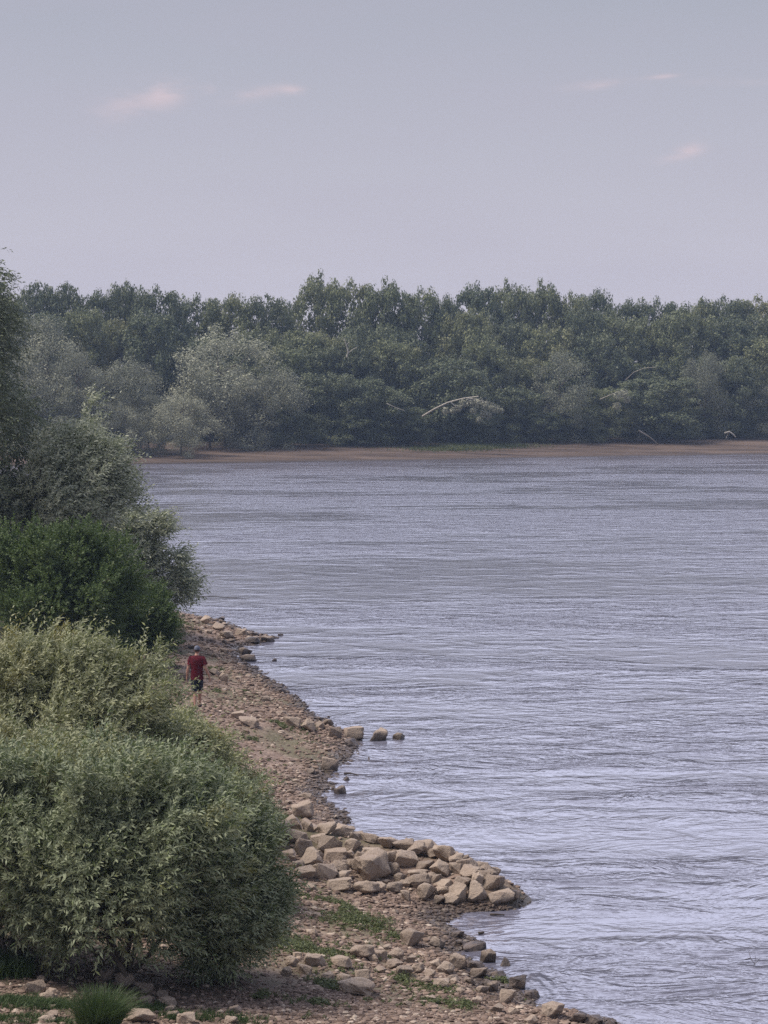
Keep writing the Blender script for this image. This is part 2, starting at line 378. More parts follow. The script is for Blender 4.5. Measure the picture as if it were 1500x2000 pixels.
R = random.Random(5)
n_rocks = 0
def rock(px, py, wpx, hpx, label, group=None, dark=False, name='boulder', cat='boulder', idx=None, sink=.22, depth=.85, lift=0.0):
    """a rock whose picture is centred on (px, py) and is wpx by hpx photo pixels"""
    global n_rocks
    base = gp(px, py + hpx * .42)
    X, Y = base.x, base.y; gz = max(base.z, -.25)
    if base.z < 0: X, Y = on_level(px, py + hpx * .42, 0.0); gz = max(float(height(X, Y)), -.12); 
    m = Y / FPX
    sx = wpx * m; sz = hpx * m * 1.02 + (.0 if gz >= 0 else -gz); sy = sx * depth
    pool = DARKROCKS if dark else ROCKS
    o = link(name, pool[idx if idx is not None else R.randrange(len(pool))])
    z = gz + lift + sz * (.5 - sink * .5)
    o.location = (X, Y + sy * .35, z); o.scale = (sx, sy, sz * 1.12)
    o.rotation_euler = (R.uniform(-.18, .18), R.uniform(-.2, .2), R.choice((0, math.pi)) + R.uniform(-.35, .35))
    tag(o, label, cat, group); n_rocks += 1
    return o

# boulders of the stone spit; (x, y, w, h) read off the photograph
def q(zx, zy, w_, h_): return (450 + zx / 2.5, 1500 + zy / 2.5, w_ / 2.5, h_ / 2.5)
spit_named = [
    (q(690, 495, 180, 140), "largest tan boulder with a smooth slanting top in the middle of the stone spit", 2),
    (q(475, 385, 130, 90), "long tilted tan slab leaning up at the back of the stone spit", 5),
    (q(460, 515, 120, 75), "pale sloping slab at the front left of the stone spit", 6),
    (q(690, 373, 95, 55), "brown boulder with a dark hollow standing at the water behind the spit", 7),
    (q(220, 333, 85, 35), "flat thin slab beside the willow bush at the inner end of the spit", 3),
    (q(320, 345, 125, 55), "wide low boulder behind the flat slab at the inner end of the spit", 0),
    (q(360, 400, 100, 80), "upright rounded boulder in the left heap of the spit", 1),
    (q(390, 450, 120, 80), "blocky grey tan boulder with a shaded face below the left heap", 4),
    (q(285, 435, 75, 55), "rounded tan boulder nearest the willow bush in the spit", 9),
    (q(665, 595, 130, 60), "low flat slab at the foot of the largest boulder", 8),
    (q(535, 578, 130, 50), "low slab left of the foot of the largest boulder", 11),
    (q(960, 615, 95, 80), "rounded egg shaped boulder at the front foot of the spit", 10),
    (q(1030, 500, 110, 80), "rounded tan boulder on the crest of the outer spit", 12),
    (q(1165, 478, 100, 45), "flat topped boulder jutting up at the back of the outer spit", 13),
    (q(1320, 640, 125, 60), "ochre block at the outer tip of the spit", 3),
    (q(1385, 625, 60, 50), "dark wet stone at the very tip of the spit touching the river", 2),
    (q(1200, 620, 100, 100), "tall shaded boulder left of the ochre block near the tip", 4),
    (q(855, 455, 110, 75), "broad boulder right behind the largest boulder of the spit", 14),
    (q(920, 560, 130, 60), "wide slab in the middle front of the outer spit", 0),
    (q(1285, 570, 100, 70), "sloping boulder above the ochre block near the tip", 15),
]
for i, (b_, lb, ix) in enumerate(spit_named):
    dk = 'dark wet' in lb
    rock(b_[0], b_[1], b_[2] * 1.06, b_[3] * 1.04, lb, "boulders of the stone spit", dark=dk, idx=ix if not dk else 2, sink=.12)
spit_rest = [(430, 365, 80, 35), (515, 435, 110, 55), (600, 385, 80, 60), (585, 430, 40, 45), (530, 485, 105, 50), (365, 520, 90, 55), (555, 530, 80, 40), (600, 480, 50, 50),
             (780, 450, 90, 70), (790, 500, 70, 60), (700, 420, 110, 40), (925, 450, 110, 45), (950, 482, 85, 35), (1100, 495, 60, 50), (915, 520, 110, 30), (830, 545, 60, 50),
             (800, 590, 80, 50), (855, 630, 45, 50), (1050, 575, 100, 45), (1046, 610, 80, 50), (1135, 570, 80, 55), (1170, 520, 90, 60), (1205, 560, 60, 80), (1120, 620, 90, 90),
             (1090, 650, 80, 50), (1020, 650, 50, 40), (640, 440, 60, 50), (740, 470, 60, 60), (1240, 540, 70, 60), (980, 540, 60, 45), (730, 590, 60, 45), (420, 430, 60, 50), (330, 480, 60, 45)]
def spot(b_):
    x_, y_, w_, h_ = b_; big = 'large' if w_ > 40 else 'medium' if w_ > 26 else 'small'; shp = 'flat' if h_ / w_ < .45 else 'blocky' if h_ / w_ < .75 else 'upright'
    where = 'in the left heap' if x_ < 680 else 'beside the largest boulder' if x_ < 770 else 'right of the largest boulder' if x_ < 850 else 'halfway out' if x_ < 910 else 'near the tip'
    row = 'at the back' if y_ < 1676 + (x_ - 640) * .1 else 'in the middle' if y_ < 1712 + (x_ - 640) * .1 else 'in front'
    return f"{big} {shp} tan boulder {row} of the stone spit {where}"
for b_ in spit_rest:
    b_ = q(*b_); rock(b_[0], b_[1], b_[2] * 1.12, b_[3] * 1.08, spot(b_), "boulders of the stone spit", sink=.15)

# boulders lying about the beach
beach = [
    (q(885, 840, 120, 90), "big pointed tan boulder on the gravel in front of the stone spit", 0), (q(1005, 858, 90, 55), "dark sided boulder right of the pointed tan boulder", 0),
    (q(405, 808, 45, 35), "small pale rounded stone alone in the weeds by the willow bush", 0), (q(645, 905, 125, 65), "wide tan boulder below the green weed patch", 0),
    (q(620, 1080, 180, 80), "largest weathered boulder low on the near beach with weeds against it", 0), (q(540, 955, 110, 60), "tan boulder left of the wide boulder below the weeds", 0),
    (q(410, 945, 110, 55), "low tan boulder second from the bush in the near rock band", 0), (q(300, 950, 65, 50), "rounded boulder nearest the bush in the near rock band", 0),
    (q(915, 985, 70, 50), "pale smooth round stone in the middle of the near rock band", 0), (q(1115, 955, 90, 65), "rounded tan boulder beside the dark rocks at the cove", 0),
    (q(1195, 970, 80, 45), "dark wet rock edging the small cove", 1), (q(1260, 925, 90, 65), "square dark boulder standing in the river off the cove", 2),
    (q(1342, 952, 60, 38), "small domed rock in the river right of the square dark boulder", 2), (q(1195, 880, 120, 35), "long low dark slab reaching into the cove", 1),
    (q(1310, 1012, 75, 35), "low dark wet stone at the water below the square dark boulder", 1), (q(1405, 1055, 85, 65), "dark cube shaped boulder at the water's edge near the bottom", 1),
    (q(1475, 1110, 75, 40), "brown rock lying in the shallows right of the cube shaped boulder", 0), (q(1355, 1125, 85, 70), "upright tan boulder left of the cube shaped boulder", 0),
    (q(1215, 1010, 90, 50), "broad tan boulder behind the cube shaped boulder", 0), (q(1110, 820, 70, 40), "wet dark stones clump at the shore inside the bay of the spit", 1),
    ((1080, 1977, 50, 30), "rounded ochre boulder at the water near the bottom edge", 0), ((1130, 1990, 38, 22), "dark wet rock right of the rounded ochre boulder", 1),
    ((1160, 1996, 40, 18), "dark rock at the bottom edge farthest out in the river", 1), ((1040, 1945, 34, 18), "dark low stone pointing into the river near the bottom", 1),
    ((1038, 1995, 28, 16), "small tan stone at the bottom edge left of the ochre boulder", 0),
    ((664, 1544, 26, 16), "square dark rock standing in the river off the middle beach", 2), ((651, 1541, 10, 7), "tiny dark stone touching the square dark rock in the river", 1),
    ((676, 1521, 17, 9), "small flat domed rock in the river above the square dark rock", 2), ((720, 1481, 7, 5), "tiny dark stone in the river below the big offshore rock", 2),
    ((740, 1436, 38, 25), "tallest of the three rocks offshore with a cleft top", 2), ((691, 1434, 40, 24), "left of the three offshore rocks close to the bank", 2),
    ((780, 1439, 28, 13), "smallest and outermost of the three offshore rocks", 2), ((686, 1452, 30, 16), "dark wet rock just in front of the left offshore rock", 1),
    ((644, 1495, 32, 25), "rounded tan boulder on the middle beach near the waterline", 0), ((525, 1551, 24, 30), "upright pale grey block beside the willow bush", 3),
    ((590, 1585, 46, 34), "brown boulder with a dark hollow above the stone spit", 0),
    ((603, 1419, 32, 28), "large tan boulder at the seaward end of the rock row", 0), ((570, 1412, 36, 20), "long boulder in the rock row above the smooth sand", 0),
    ((642, 1413, 20, 17), "brown boulder at the shore at the end of the rock row", 0), ((655, 1432, 26, 22), "rounded dark tan boulder on the point by the offshore rocks", 0),
    ((625, 1418, 18, 16), "small boulder between the two ends of the rock row", 0),
    ((484, 1412, 42, 16), "flat slab lying above the smooth sand left of the rock row", 0), ((466, 1398, 28, 16), "low boulder behind the flat slab near the bush", 0),
    ((418, 1313, 24, 15), "pale yellowish boulder right of the walking man", 0), ((436, 1323, 20, 17), "tan boulder behind and right of the pale yellowish boulder", 0),
    ((352, 1320, 34, 17), "broad tan boulder left of the walking man", 0), ((371, 1264, 18, 8), "dark stone on the ground beyond the man's cap", 1),
    ((477, 1273, 26, 14), "pale boulder on the little point in the river", 0), ((484, 1286, 34, 14), "brown wide rock below the pale boulder on the little point", 0),
    ((437, 1272, 18, 9), "flat stone at the inlet left of the little point", 0), ((535, 1289, 13, 6), "tiny rock alone in the river off the little point", 1),
    ((401, 1212, 24, 17), "pale pointed boulder at the far end of the beach", 0), ((427, 1226, 26, 14), "pale boulder right of the pointed one at the far end", 0),
    ((442, 1241, 30, 16), "broad pale boulder in the far heap of stones", 0), ((471, 1236, 24, 13), "tan boulder toward the tip of the far heap", 0),
    ((492, 1251, 30, 12), "dark brown rock at the water on the far heap", 1), ((523, 1249, 28, 12), "brown rock standing in the river at the far tip", 0),
    ((432, 1208, 15, 7), "small rock in the river beyond the far heap", 1), ((497, 1239, 22, 6), "flat dark stone at the tip beyond the far heap", 1),
    ((548, 1240, 11, 4), "outermost tiny stone of the far tip", 1), ((551, 1350, 16, 9), "dark pointed stone in the water below the man's stretch", 1),
    ((518, 1366, 22, 12), "tan stone at the edge of the wet strip below the man", 0), ((642, 1400, 7, 4), "tiny dark stone in the river above the rock row", 1),
    (q(810, 915, 80, 50), "tan boulder right of the wide boulder below the weeds", 0), (q(1280, 1075, 60, 60), "upright tan stone behind the upright boulder near the bottom", 0),
]
for b_, lb, kd in beach:
    o = rock(*b_, lb, None, dark=kd in (1, 2) and not (kd == 2 and b_[2] > 24), name='boulder' if b_[2] > 24 else 'stone', cat='boulder' if b_[2] > 24 else 'stone', sink=.18 if kd != 3 else .02,
             depth=.6 if kd == 3 else .85)
near_band = [(735, 920, 70, 50), (360, 990, 80, 45), (800, 965, 90, 45), (850, 995, 80, 50), (975, 1010, 60, 40), (1050, 985, 90, 60), (1230, 1090, 70, 40), (470, 1030, 80, 50),
             (555, 1030, 80, 40), (645, 1015, 80, 50), (1030, 1055, 80, 45), (730, 990, 60, 35), (940, 1035, 50, 30), (700, 930, 60, 40), (1170, 1045, 60, 40), (1090, 1030, 60, 35),
             (1300, 1180, 70, 40), (1200, 1140, 70, 40), (1120, 1090, 60, 35), (270, 1000, 60, 40), (880, 940, 60, 40), (1000, 960, 60, 40), (1380, 1190, 70, 35)]
for b_ in near_band:
    x_, y_, w_, h_ = q(*b_)
    rock(x_, y_, w_, h_, ('wide ' if w_ > 32 else 'mid sized ' if w_ > 26 else 'smallish ') + ('flat' if h_ / w_ < .55 else 'blocky') + " tan boulder in the near rock band " + ('close to the bush' if x_ < 640 else 'left of its middle' if x_ < 750 else 'near its middle' if x_ < 840 else 'right of its middle' if x_ < 920 else 'by the water') + (', upper side' if y_ < 1892 else ', lower side'), "boulders of the near rock band", sink=.25)
under = [((96, 1948, 34, 24), "tan stone lit at the edge of the bush's shade left of the grass tuft", 0), ((208, 1903, 38, 28), "pale angular block under the willow bush", 0),
         ((242, 1916, 44, 30), "second pale block under the willow bush right of the angular one", 0), ((328, 1958, 34, 18), "small stone in shade at the lower right under the bush", 0),
         ((275, 1990, 60, 26), "broad tan stone at the bottom edge right of the grass tuft", 0), ((362, 1992, 40, 24), "tan stone at the bottom edge under the bush's right side", 0),
         ((68, 1932, 40, 26), "shaded stone behind the lit stone left of the grass tuft", 0), ((258, 1937, 26, 16), "dark grey stone beside the pale blocks under the bush", 1)]
for b_, lb, kd in under: rock(*b_, lb, "stones under the willow bush", dark=kd == 1, name='stone', cat='stone', sink=.2)

# smaller loose stones, one by one, scattered where the photograph has them
def scatter(n, poly, wr, label, group, name='stone', asp=.55, marks=()):
    k = 0; tries = 0
    x0, x1 = min(p[0] for p in poly), max(p[0] for p in poly); y0, y1 = min(p[1] for p in poly), max(p[1] for p in poly)
    while k < n and tries < 4000:
        tries += 1
        px, py = R.uniform(x0, x1), R.uniform(y0, y1); ins = False
        for (ax, ay), (bx, by) in zip(poly, poly[1:] + poly[:1]):
            if (ay > py) != (by > py) and px < (bx - ax) * (py - ay) / (by - ay) + ax: ins = not ins
        if not ins: continue
        w_ = R.uniform(*wr) * (0.8 + .4 * R.random())
        lb = label + next((' ' + tx for lim, tx in marks if px < lim), '')
        if marks: lb = ('smaller ' if w_ < sum(wr) / 2 else 'larger ') + lb
        rock(px, py, w_, w_ * R.uniform(asp - .15, asp + .15), lb, group, name=name, cat='stone', sink=.35)
        k += 1
def rock_at(X, Y, sx, sy, sz, label, group, lift=0.0):
    global n_rocks
    o = link('boulder', ROCKS[R.randrange(len(ROCKS))]); o.location = (X, Y, float(height(X, Y)) + sz * .34 + lift); o.scale = (sx, sy, sz)
    o.rotation_euler = (R.uniform(-.25, .25), R.uniform(-.25, .25), R.uniform(0, 6.28)); tag(o, label, 'boulder', group); n_rocks += 1
NC = 58
for k in range(NC):
    tt = (k + R.random()) / NC * 3.0; i0 = min(int(tt), 2); fr = tt - i0
    cx_ = spit[i0][0] * (1 - fr) + spit[i0 + 1][0] * fr; cy_ = spit[i0][1] * (1 - fr) + spit[i0 + 1][1] * fr
    sz_ = R.uniform(.20, .46) * (1 - .25 * (tt > 2.6)); wf = 1.25 - .25 * tt / 3
    off = (-.12, .45, .16, .72)[k % 4] * wf + R.uniform(-.12, .12); rowname = ("on the crest", "on the far slope", "just behind the crest", "at the river side foot")[k % 4]
    part = ("by the willow bush" if tt < .7 else "behind the left heap" if tt < 1.2 else "behind the biggest stones" if tt < 1.8 else "in the outer half" if tt < 2.5 else "near the tip" if tt < 2.95 else "at the very tip")
    rock_at(cx_, cy_ + off, sz_ * R.uniform(1, 1.5), sz_ * R.uniform(.9, 1.2), sz_ * R.uniform(.65, .95), "boulder %s of the stone spit %s" % (rowname, part), "boulders of the stone spit", .03)
scatter(30, [(560, 1740), (880, 1790), (900, 1850), (960, 1900), (1020, 1960), (900, 1990), (560, 1900)], (12, 24), "tan stone on the near beach gravel", "small stones of the near beach", marks=((640, "close to the willow bush"), (720, "left of the pointed boulder"), (800, "just below the pointed boulder"), (880, "between the pointed boulder and the cove"), (9999, "near the cove's dark rocks")))
scatter(12, [(570, 1655), (700, 1655), (960, 1715), (990, 1755), (760, 1745), (600, 1735)], (16, 28), "stone wedged between the spit boulders", "small stones in the spit", marks=((680, "in the left heap"), (780, "beside the largest boulder"), (860, "halfway out"), (9999, "near the tip")))
scatter(34, [(340, 1195), (420, 1210), (520, 1245), (470, 1262), (430, 1285), (345, 1290)], (8, 16), "pale stone in the far heap of the beach", "small stones of the far heap", marks=((370, "beside the green shrub"), (410, "around the pale pointed boulder"), (450, "in its middle"), (490, "towards its tip"), (9999, "at its tip")))
scatter(20, [(440, 1290), (500, 1320), (560, 1362), (640, 1410), (560, 1400), (460, 1340)], (8, 15), "stone on the slope between the man and the river", "small stones of the slope by the man", marks=((490, "near the bush"), (540, "halfway"), (580, "near the water"), (9999, "above the rock row")))
scatter(26, [(0, 1925), (140, 1900), (330, 1920), (520, 1975), (480, 2000), (0, 2000)], (14, 34), "brown stone on the ground at the bottom left", "small stones at the bottom left", marks=((80, "by the frame's edge"), (150, "just left of the grass tuft"), (250, "behind the grass tuft"), (330, "just right of the grass tuft"), (420, "under the bush's middle"), (9999, "under the bush's right side")))
scatter(16, [(500, 1500), (620, 1500), (640, 1600), (690, 1640), (560, 1630)], (9, 18), "stone on the middle beach", "small stones of the middle beach", marks=((570, "beside the pale grey block"), (620, "in its middle"), (9999, "near the water")))

# gravel: too many to count, one sheet of real little stones
def gravel():
    rng = np.random.default_rng(3)
    ico = []; bm = bmesh.new(); bmesh.ops.create_icosphere(bm, subdivisions=1, radius=1.0)
    V0 = np.array([v_.co[:] for v_ in bm.verts]); F0 = np.array([[v_.index for v_ in f.verts] for f in bm.faces]); bm.free()
    N = 260000
    py = rng.uniform(1190, 2190, N); px = rng.uniform(-30, 1200, N)
    X = np.empty(N); Y = np.empty(N)
    X, Y = on_level(px, py, 0.4)
    s = sdist(shore, X, Y); keep = (s > -.5) & (s < 15.0)
    dens = np.where(near_line(spit, X, Y) < .9, .25, 1.0) * np.where(s < 1.6, 1.0, .42) * (.55 + .9 * (vnoise(X, Y, 1.6, 8) + .5))
    smooth_sand = np.exp(-(((px - 540) / 90) ** 2 + ((py - 1465) / 28) ** 2)) + np.exp(-(((px - 545) / 60) ** 2 + ((py - 1950) / 40) ** 2))
    keep &= rng.random(N) < dens * (1 - .8 * np.clip(smooth_sand, 0, 1))
    for bx_, by_, br_ in BUSHES:
        c_ = gp(bx_, by_); keep &= (np.hypot(X - c_.x, Y - c_.y) > br_ * .8) | (rng.random(N) < .3)
    X, Y, s = X[keep], Y[keep], s[keep]; n = len(X)
    n = min(n, 75000); X, Y, s = X[:n], Y[:n], s[:n]
    r = (.018 + .05 * rng.random(n) ** 3.0) * (Y / 48) ** .65
    Z = height(X, Y)
    ang = rng.uniform(0, 6.283, n); sc = np.stack([r * rng.uniform(.8, 1.6, n), r * rng.uniform(.7, 1.2, n), r * rng.uniform(.4, .8, n)], -1)
    var = rng.choice(6, n)
    vars_ = [V0 * (1 + .28 * np.random.default_rng(50 + k).standard_normal((len(V0), 1)).clip(-1.3, 1.3)) for k in range(6)]
    B = np.stack(vars_)[var] * sc[:, None, :]
    c, sn = np.cos(ang)[:, None], np.sin(ang)[:, None]
    VX = B[..., 0] * c - B[..., 1] * sn + X[:, None]; VY = B[..., 0] * sn + B[..., 1] * c + Y[:, None]; VZ = B[..., 2] + (Z + r * .18)[:, None]
    V = np.stack([VX, VY, VZ], -1).reshape(-1, 3)
    F = (F0[None] + (np.arange(n) * len(V0))[:, None, None]).reshape(-1, 3)
    vr = np.repeat(rng.random(n) ** 1.2, len(F0))
    o = link("gravel", np_mesh("gravel", V, F, M['pebble'], vr)); tag(o, "brown and pale gravel strewn over the near beach", "gravel", kind="stuff")
gravel()

# ------------------------------------------------------------------ foliage tools
def tube(path, radii, sides=6):
    """tapered tube along a path -> verts, quads"""
    P = np.array(path, float); n = len(P); V = []
    T = np.gradient(P, axis=0); T = unit(T)
    for i in range(n):
        a = np.cross(T[i], (0.3, 0.1, 1.0) if abs(T[i][2]) < .95 else (1, 0, 0)); a = a / np.linalg.norm(a); b = np.cross(T[i], a)
        for k in range(sides):
            th = 2 * math.pi * k / sides; V.append(P[i] + radii[i] * (math.cos(th) * a + math.sin(th) * b))
    F = [[i * sides + k, i * sides + (k + 1) % sides, (i + 1) * sides + (k + 1) % sides, (i + 1) * sides + k] for i in range(n - 1) for k in range(sides)]
    return np.array(V), np.array(F)
def join(parts):
    V, F, o = [], [], 0
    for v_, f_ in parts: V.append(v_); F.append(f_ + o); o += len(v_)
    return np.concatenate(V), np.concatenate(F)
def limb(rng, a, b, r0, r1, n=6, wob=.08, sag=0.0):
    a = np.array(a, float); b = np.array(b, float); L = np.linalg.norm(b - a); t = np.linspace(0, 1, n)[:, None]
    P = a + (b - a) * t + rng.normal(0, wob * L / n, (n, 3)) * (t * (1 - t) * 4) + np.array([0, 0, 1]) * sag * L * (t * (1 - t))
    return tube(P, list(np.linspace(r0, r1, n)), 5)
def shoots(rng, O, D, Ln, nl, lL, lW, wind=(0.25, 0, 0), droop=.25, flare=.75):
    """leafy shoots: origins, directions, lengths -> leaf quads"""
    n = len(O); t = (np.arange(nl) + 1.0) / nl
    wind = np.array(wind)
    C = O[:, None, :] + D[:, None, :] * (Ln[:, None] * t)[..., None] + (np.array([0, 0, -droop]) + wind) * ((Ln[:, None] * t ** 2))[..., None]
    T = unit(D[:, None, :] + 2 * (np.array([0, 0, -droop]) + wind) * t[None, :, None])
    ref = unit(rng.standard_normal((n, 1, 3))); A = unit(np.cross(T, ref)); B = np.cross(T, A)
    ph = np.arange(nl)[None, :] * 2.4 + rng.uniform(0, 6.28, (n, 1)) + rng.normal(0, .4, (n, nl))
    rad = A * np.cos(ph)[..., None] + B * np.sin(ph)[..., None]
    LD = unit(T * .75 + rad * flare + rng.normal(0, .15, (n, nl, 3)) + wind * .5)
    side = unit(np.cross(LD, unit(rad + rng.normal(0, .5, (n, nl, 3)))))
    sz = (1 - .35 * t[None, :]) * rng.uniform(.75, 1.15, (n, nl))
    L_ = (lL * sz)[..., None]; W_ = (lW * sz)[..., None]
    V = np.stack([C, C + LD * L_ * .45 + side * W_ * .5, C + LD * L_ - np.array([0, 0, .12]) * L_, C + LD * L_ * .45 - side * W_ * .5], 2).reshape(-1, 3)
    F = np.arange(len(V)).reshape(-1, 4)
    var = np.clip((rng.random((n, 1)) * .55 + rng.random((n, nl)) * .45), 0, 1).ravel()
    return V, F, var
def cards(rng, C, Rr, per, size, flat=.8, drop=0.0):
    """leaf tufts through each clump's volume, denser to its skin"""
    rp = np.repeat(Rr, per); n = len(rp)
    u_ = unit(rng.standard_normal((n, 3))); rr = rp[:, None] * rng.random((n, 1)) ** .4 * (1 + .25 * rng.random((n, 1)) ** 4)
    P = np.repeat(C, per, 0) + u_ * rr * np.array([1, 1, flat]); P[:, 2] -= drop * rp * rng.random(n)
    N = unit(u_ * 1.0 + rng.standard_normal((n, 3)) * .45 + np.array([0, 0, .25]))
    A = unit(np.cross(N, rng.standard_normal((n, 3)))); B = np.cross(N, A)
    s = size * rng.uniform(.6, 1.3, n)[:, None]
    a = A * s; b = B * s * rng.uniform(.35, .7, n)[:, None]
    V = np.stack([P - a, P - b * .9 + a * .1, P + a, P + b + a * .15], 1).reshape(-1, 3)
    F = np.arange(len(V)).reshape(-1, 4); var = np.clip(np.repeat(rng.random(len(C)), per) * .35 + rng.random(n) * .65, 0, 1)
    return V, F, var

def dome(t):   # outline of a shrub: radius fraction at height fraction t
    return np.where(t > .35, np.sqrt(np.clip(1 - ((t - .35) / .68) ** 2, 0, 1)), .72 + .8 * t)
def shrub(name, loc, rx, ry, h, label, cat, mat, seed, nclump, per, nl, lL, lW, slen=(.35, .65), group=None, cr=(.38, .6), wind=(.18, 0, 0), lean=(0, 0), wisps=30, wl=1.9, plumes=26, open_base=0.0, up=.55, droop=.2, lobes=None, hollow=.22, hollow_size=.9):
    rng = np.random.default_rng(seed)
    root = empty(name, loc); tag(root, label, cat, group)
    t = rng.random(nclump) ** .9 * (1 - open_base) + open_base; th = rng.uniform(0, 2 * math.pi, nclump)
    inner = rng.random(nclump) < .22
    rf = np.where(inner, rng.uniform(.2, .6, nclump), rng.uniform(.62, .88, nclump)) * dome(t) * (1 + .16 * np.sin(3 * th + seed) + .12 * np.sin(5 * th + 2 * seed + 4 * t)) * (1 + rng.normal(0, .06, nclump))
    C = np.stack([rf * rx * np.cos(th) + lean[0] * t * h, rf * ry * np.sin(th) + lean[1] * t * h, .12 * h + t * h * .84], -1)
    if lobes is not None: 
        for (lx, ly, lz, lr, ln) in lobes:
            k = unit(rng.standard_normal((ln, 3))) * lr * rng.uniform(.4, 1, (ln, 1)); C = np.concatenate([C, k + np.array([lx, ly, lz])])
    CRp = np.zeros(0); Cp = np.zeros((0, 3))
    for i in range(plumes):
        tt = rng.uniform(.25, 1.0); a_ = rng.uniform(0, 6.283); e = rng.uniform(.86, 1.34)
        end = np.array([math.cos(a_) * rx * float(dome(tt)) * e, math.sin(a_) * ry * float(dome(tt)) * e, h * (.15 + .85 * tt) * rng.uniform(.92, 1.20)]) + np.array([lean[0], lean[1], 0]) * tt * h
        st = np.array([end[0] * .35, end[1] * .35, end[2] * .45]); kk = np.linspace(.35, 1, 6)[:, None]
        arc = st + (end - st) * kk + np.array([0, 0, 1]) * (kk * (1 - kk)) * rng.uniform(0, .5) * h * .3
        Cp = np.concatenate([Cp, arc]); CRp = np.concatenate([CRp, np.linspace(1.0, .38, 6) * rng.uniform(.8, 1.1) * cr[1]])
    if hollow > 0:
        f = vnoise(C[:, 0] + 7 * seed + C[:, 1] * .3, C[:, 2] * 1.15 + C[:, 1] * .5, hollow_size, seed); C = C[f > np.quantile(f, hollow)]
    CR = np.concatenate([rng.uniform(cr[0], cr[1], len(C)), CRp]); C = np.concatenate([C, Cp]); nC = len(C)
    cnt = np.maximum(8, per * np.clip(CR / cr[1], .3, 1.2) ** 1.4 * 1.15).astype(int); n = int(cnt.sum())
    u_ = unit(rng.standard_normal((n, 3))); Cr_ = np.repeat(C, cnt, 0); O = Cr_ + u_ * np.repeat(CR, cnt)[:, None] * rng.random((n, 1)) ** .5
    ax = unit(Cr_ - np.array([lean[0] * h * .4, lean[1] * h * .4, h * .25]))
    D = unit(u_ * .7 + ax * .7 + np.array([0, 0, up]) + rng.normal(0, .25, (n, 3)))
    V, F, var = shoots(rng, O, D, rng.uniform(slen[0], slen[1], n), nl, lL, lW, wind, droop)
    if wisps:
        top = C[np.argsort(-(C[:, 2] + .4 * rng.random(nC)))][:max(6, nC // 3)]
        O2 = top[rng.integers(0, len(top), wisps)] + rng.normal(0, .15, (wisps, 3)); D2 = unit(rng.normal(0, .3, (wisps, 3)) + np.array([.1, 0, 1.0]))
        V2, F2, v2 = shoots(rng, O2, D2, rng.uniform(slen[1] * 1.1, slen[1] * wl, wisps), int(nl * 1.6), lL, lW, wind, .1)
        V, F, var = np.concatenate([V, V2]), np.concatenate([F, F2 + len(V)]), np.concatenate([var, v2])
    link('foliage', np_mesh('foliage', V, F, mat, var), root)
    parts = []
    ns = 7
    for i in range(ns):
        a = (rng.normal(0, rx * .08), rng.normal(0, ry * .08), -.15); 
        c = C[rng.integers(0, nC)] * np.array([.8, .8, .9]); parts.append(limb(rng, a, c, .016 * h, .006 * h, 7, .12))
        for j in range(8):
            c2 = C[rng.integers(0, nC)]; m_ = np.array(a) * .45 + c * .55; parts.append(limb(rng, m_, c2, .007 * h, .002 * h, 6, .14))
    V, F = join(parts); link('stem', np_mesh('stem', V, F, M['bark'], smooth=True), root)
    return root

# ------------------------------------------------------------------ the near bank's bushes and trees
GB = "willow bushes of the near bank"
def P(px, py): return gp(px, py)
shrub('willow_shrub', P(245, 1915), 1.88, 1.6, 3.6, "largest grey green willow bush in the foreground spreading over the beach", 'shrub', M['willow_green'], 1, 230, 34, 12, .15, .042, group=GB, wisps=60, plumes=44, slen=(.28, .5), open_base=.06, cr=(.30, .55), hollow=.3)
shrub('willow_shrub', P(10, 1880), 1.5, 1.4, 3.3, "willow bush at the left edge with a dark hollow under it", 'shrub', M['willow_green'], 2, 150, 34, 12, .15, .042, group=GB, wisps=40, slen=(.28, .5), cr=(.30, .55), hollow=.3)
shrub('willow_shrub', P(448, 1918), 0.72, 0.9, 2.9, "narrow green lobe of willow at the right side of the largest bush", 'shrub', M['willow_green'], 3, 130, 36, 12, .145, .040, group=GB, wisps=16, slen=(.2, .42), cr=(.22, .42), hollow=.12)
shrub('willow_shrub', P(330, 1640), 1.42, 1.3, 2.42, "yellowing willow bush in front of the walking man", 'shrub', M['willow'], 4, 150, 34, 12, .16, .045, group=GB, wisps=35, slen=(.28, .5), cr=(.28, .5), hollow=.15)
shrub('willow_shrub', P(110, 1660), 2.3, 1.6, 4.3, "tall pale willow bush at the left with feathery tips against the green shrub", 'shrub', M['willow'], 5, 270, 36, 12, .16, .045, group=GB, wisps=110, wl=2.5, plumes=44, slen=(.28, .55), cr=(.30, .55), hollow=.14)
shrub('willow_shrub', P(60, 1760), 1.9, 1.1, 2.9, "low willow bush at the left edge between the tall pale bush and the foreground ones", 'shrub', M['willow'], 12, 150, 34, 12, .155, .043, group=GB, wisps=40, slen=(.28, .5), cr=(.28, .5), hollow=.15)
shrub('willow_shrub', P(418, 1765), .72, .8, 2.1, "shoulder of fresh willow shoots between the largest bush and the yellowing bush", 'shrub', M['willow_green'], 13, 70, 34, 12, .15, .042, group=GB, wisps=16, plumes=16, slen=(.25, .48), cr=(.25, .42), hollow=.1)
shrub('willow_shrub', P(482, 1655), .55, .6, .9, "low willow sprout by the upright pale grey block", 'shrub', M['willow_green'], 6, 30, 26, 12, .11, .03, group=GB, wisps=5, slen=(.2, .35), cr=(.18, .3))

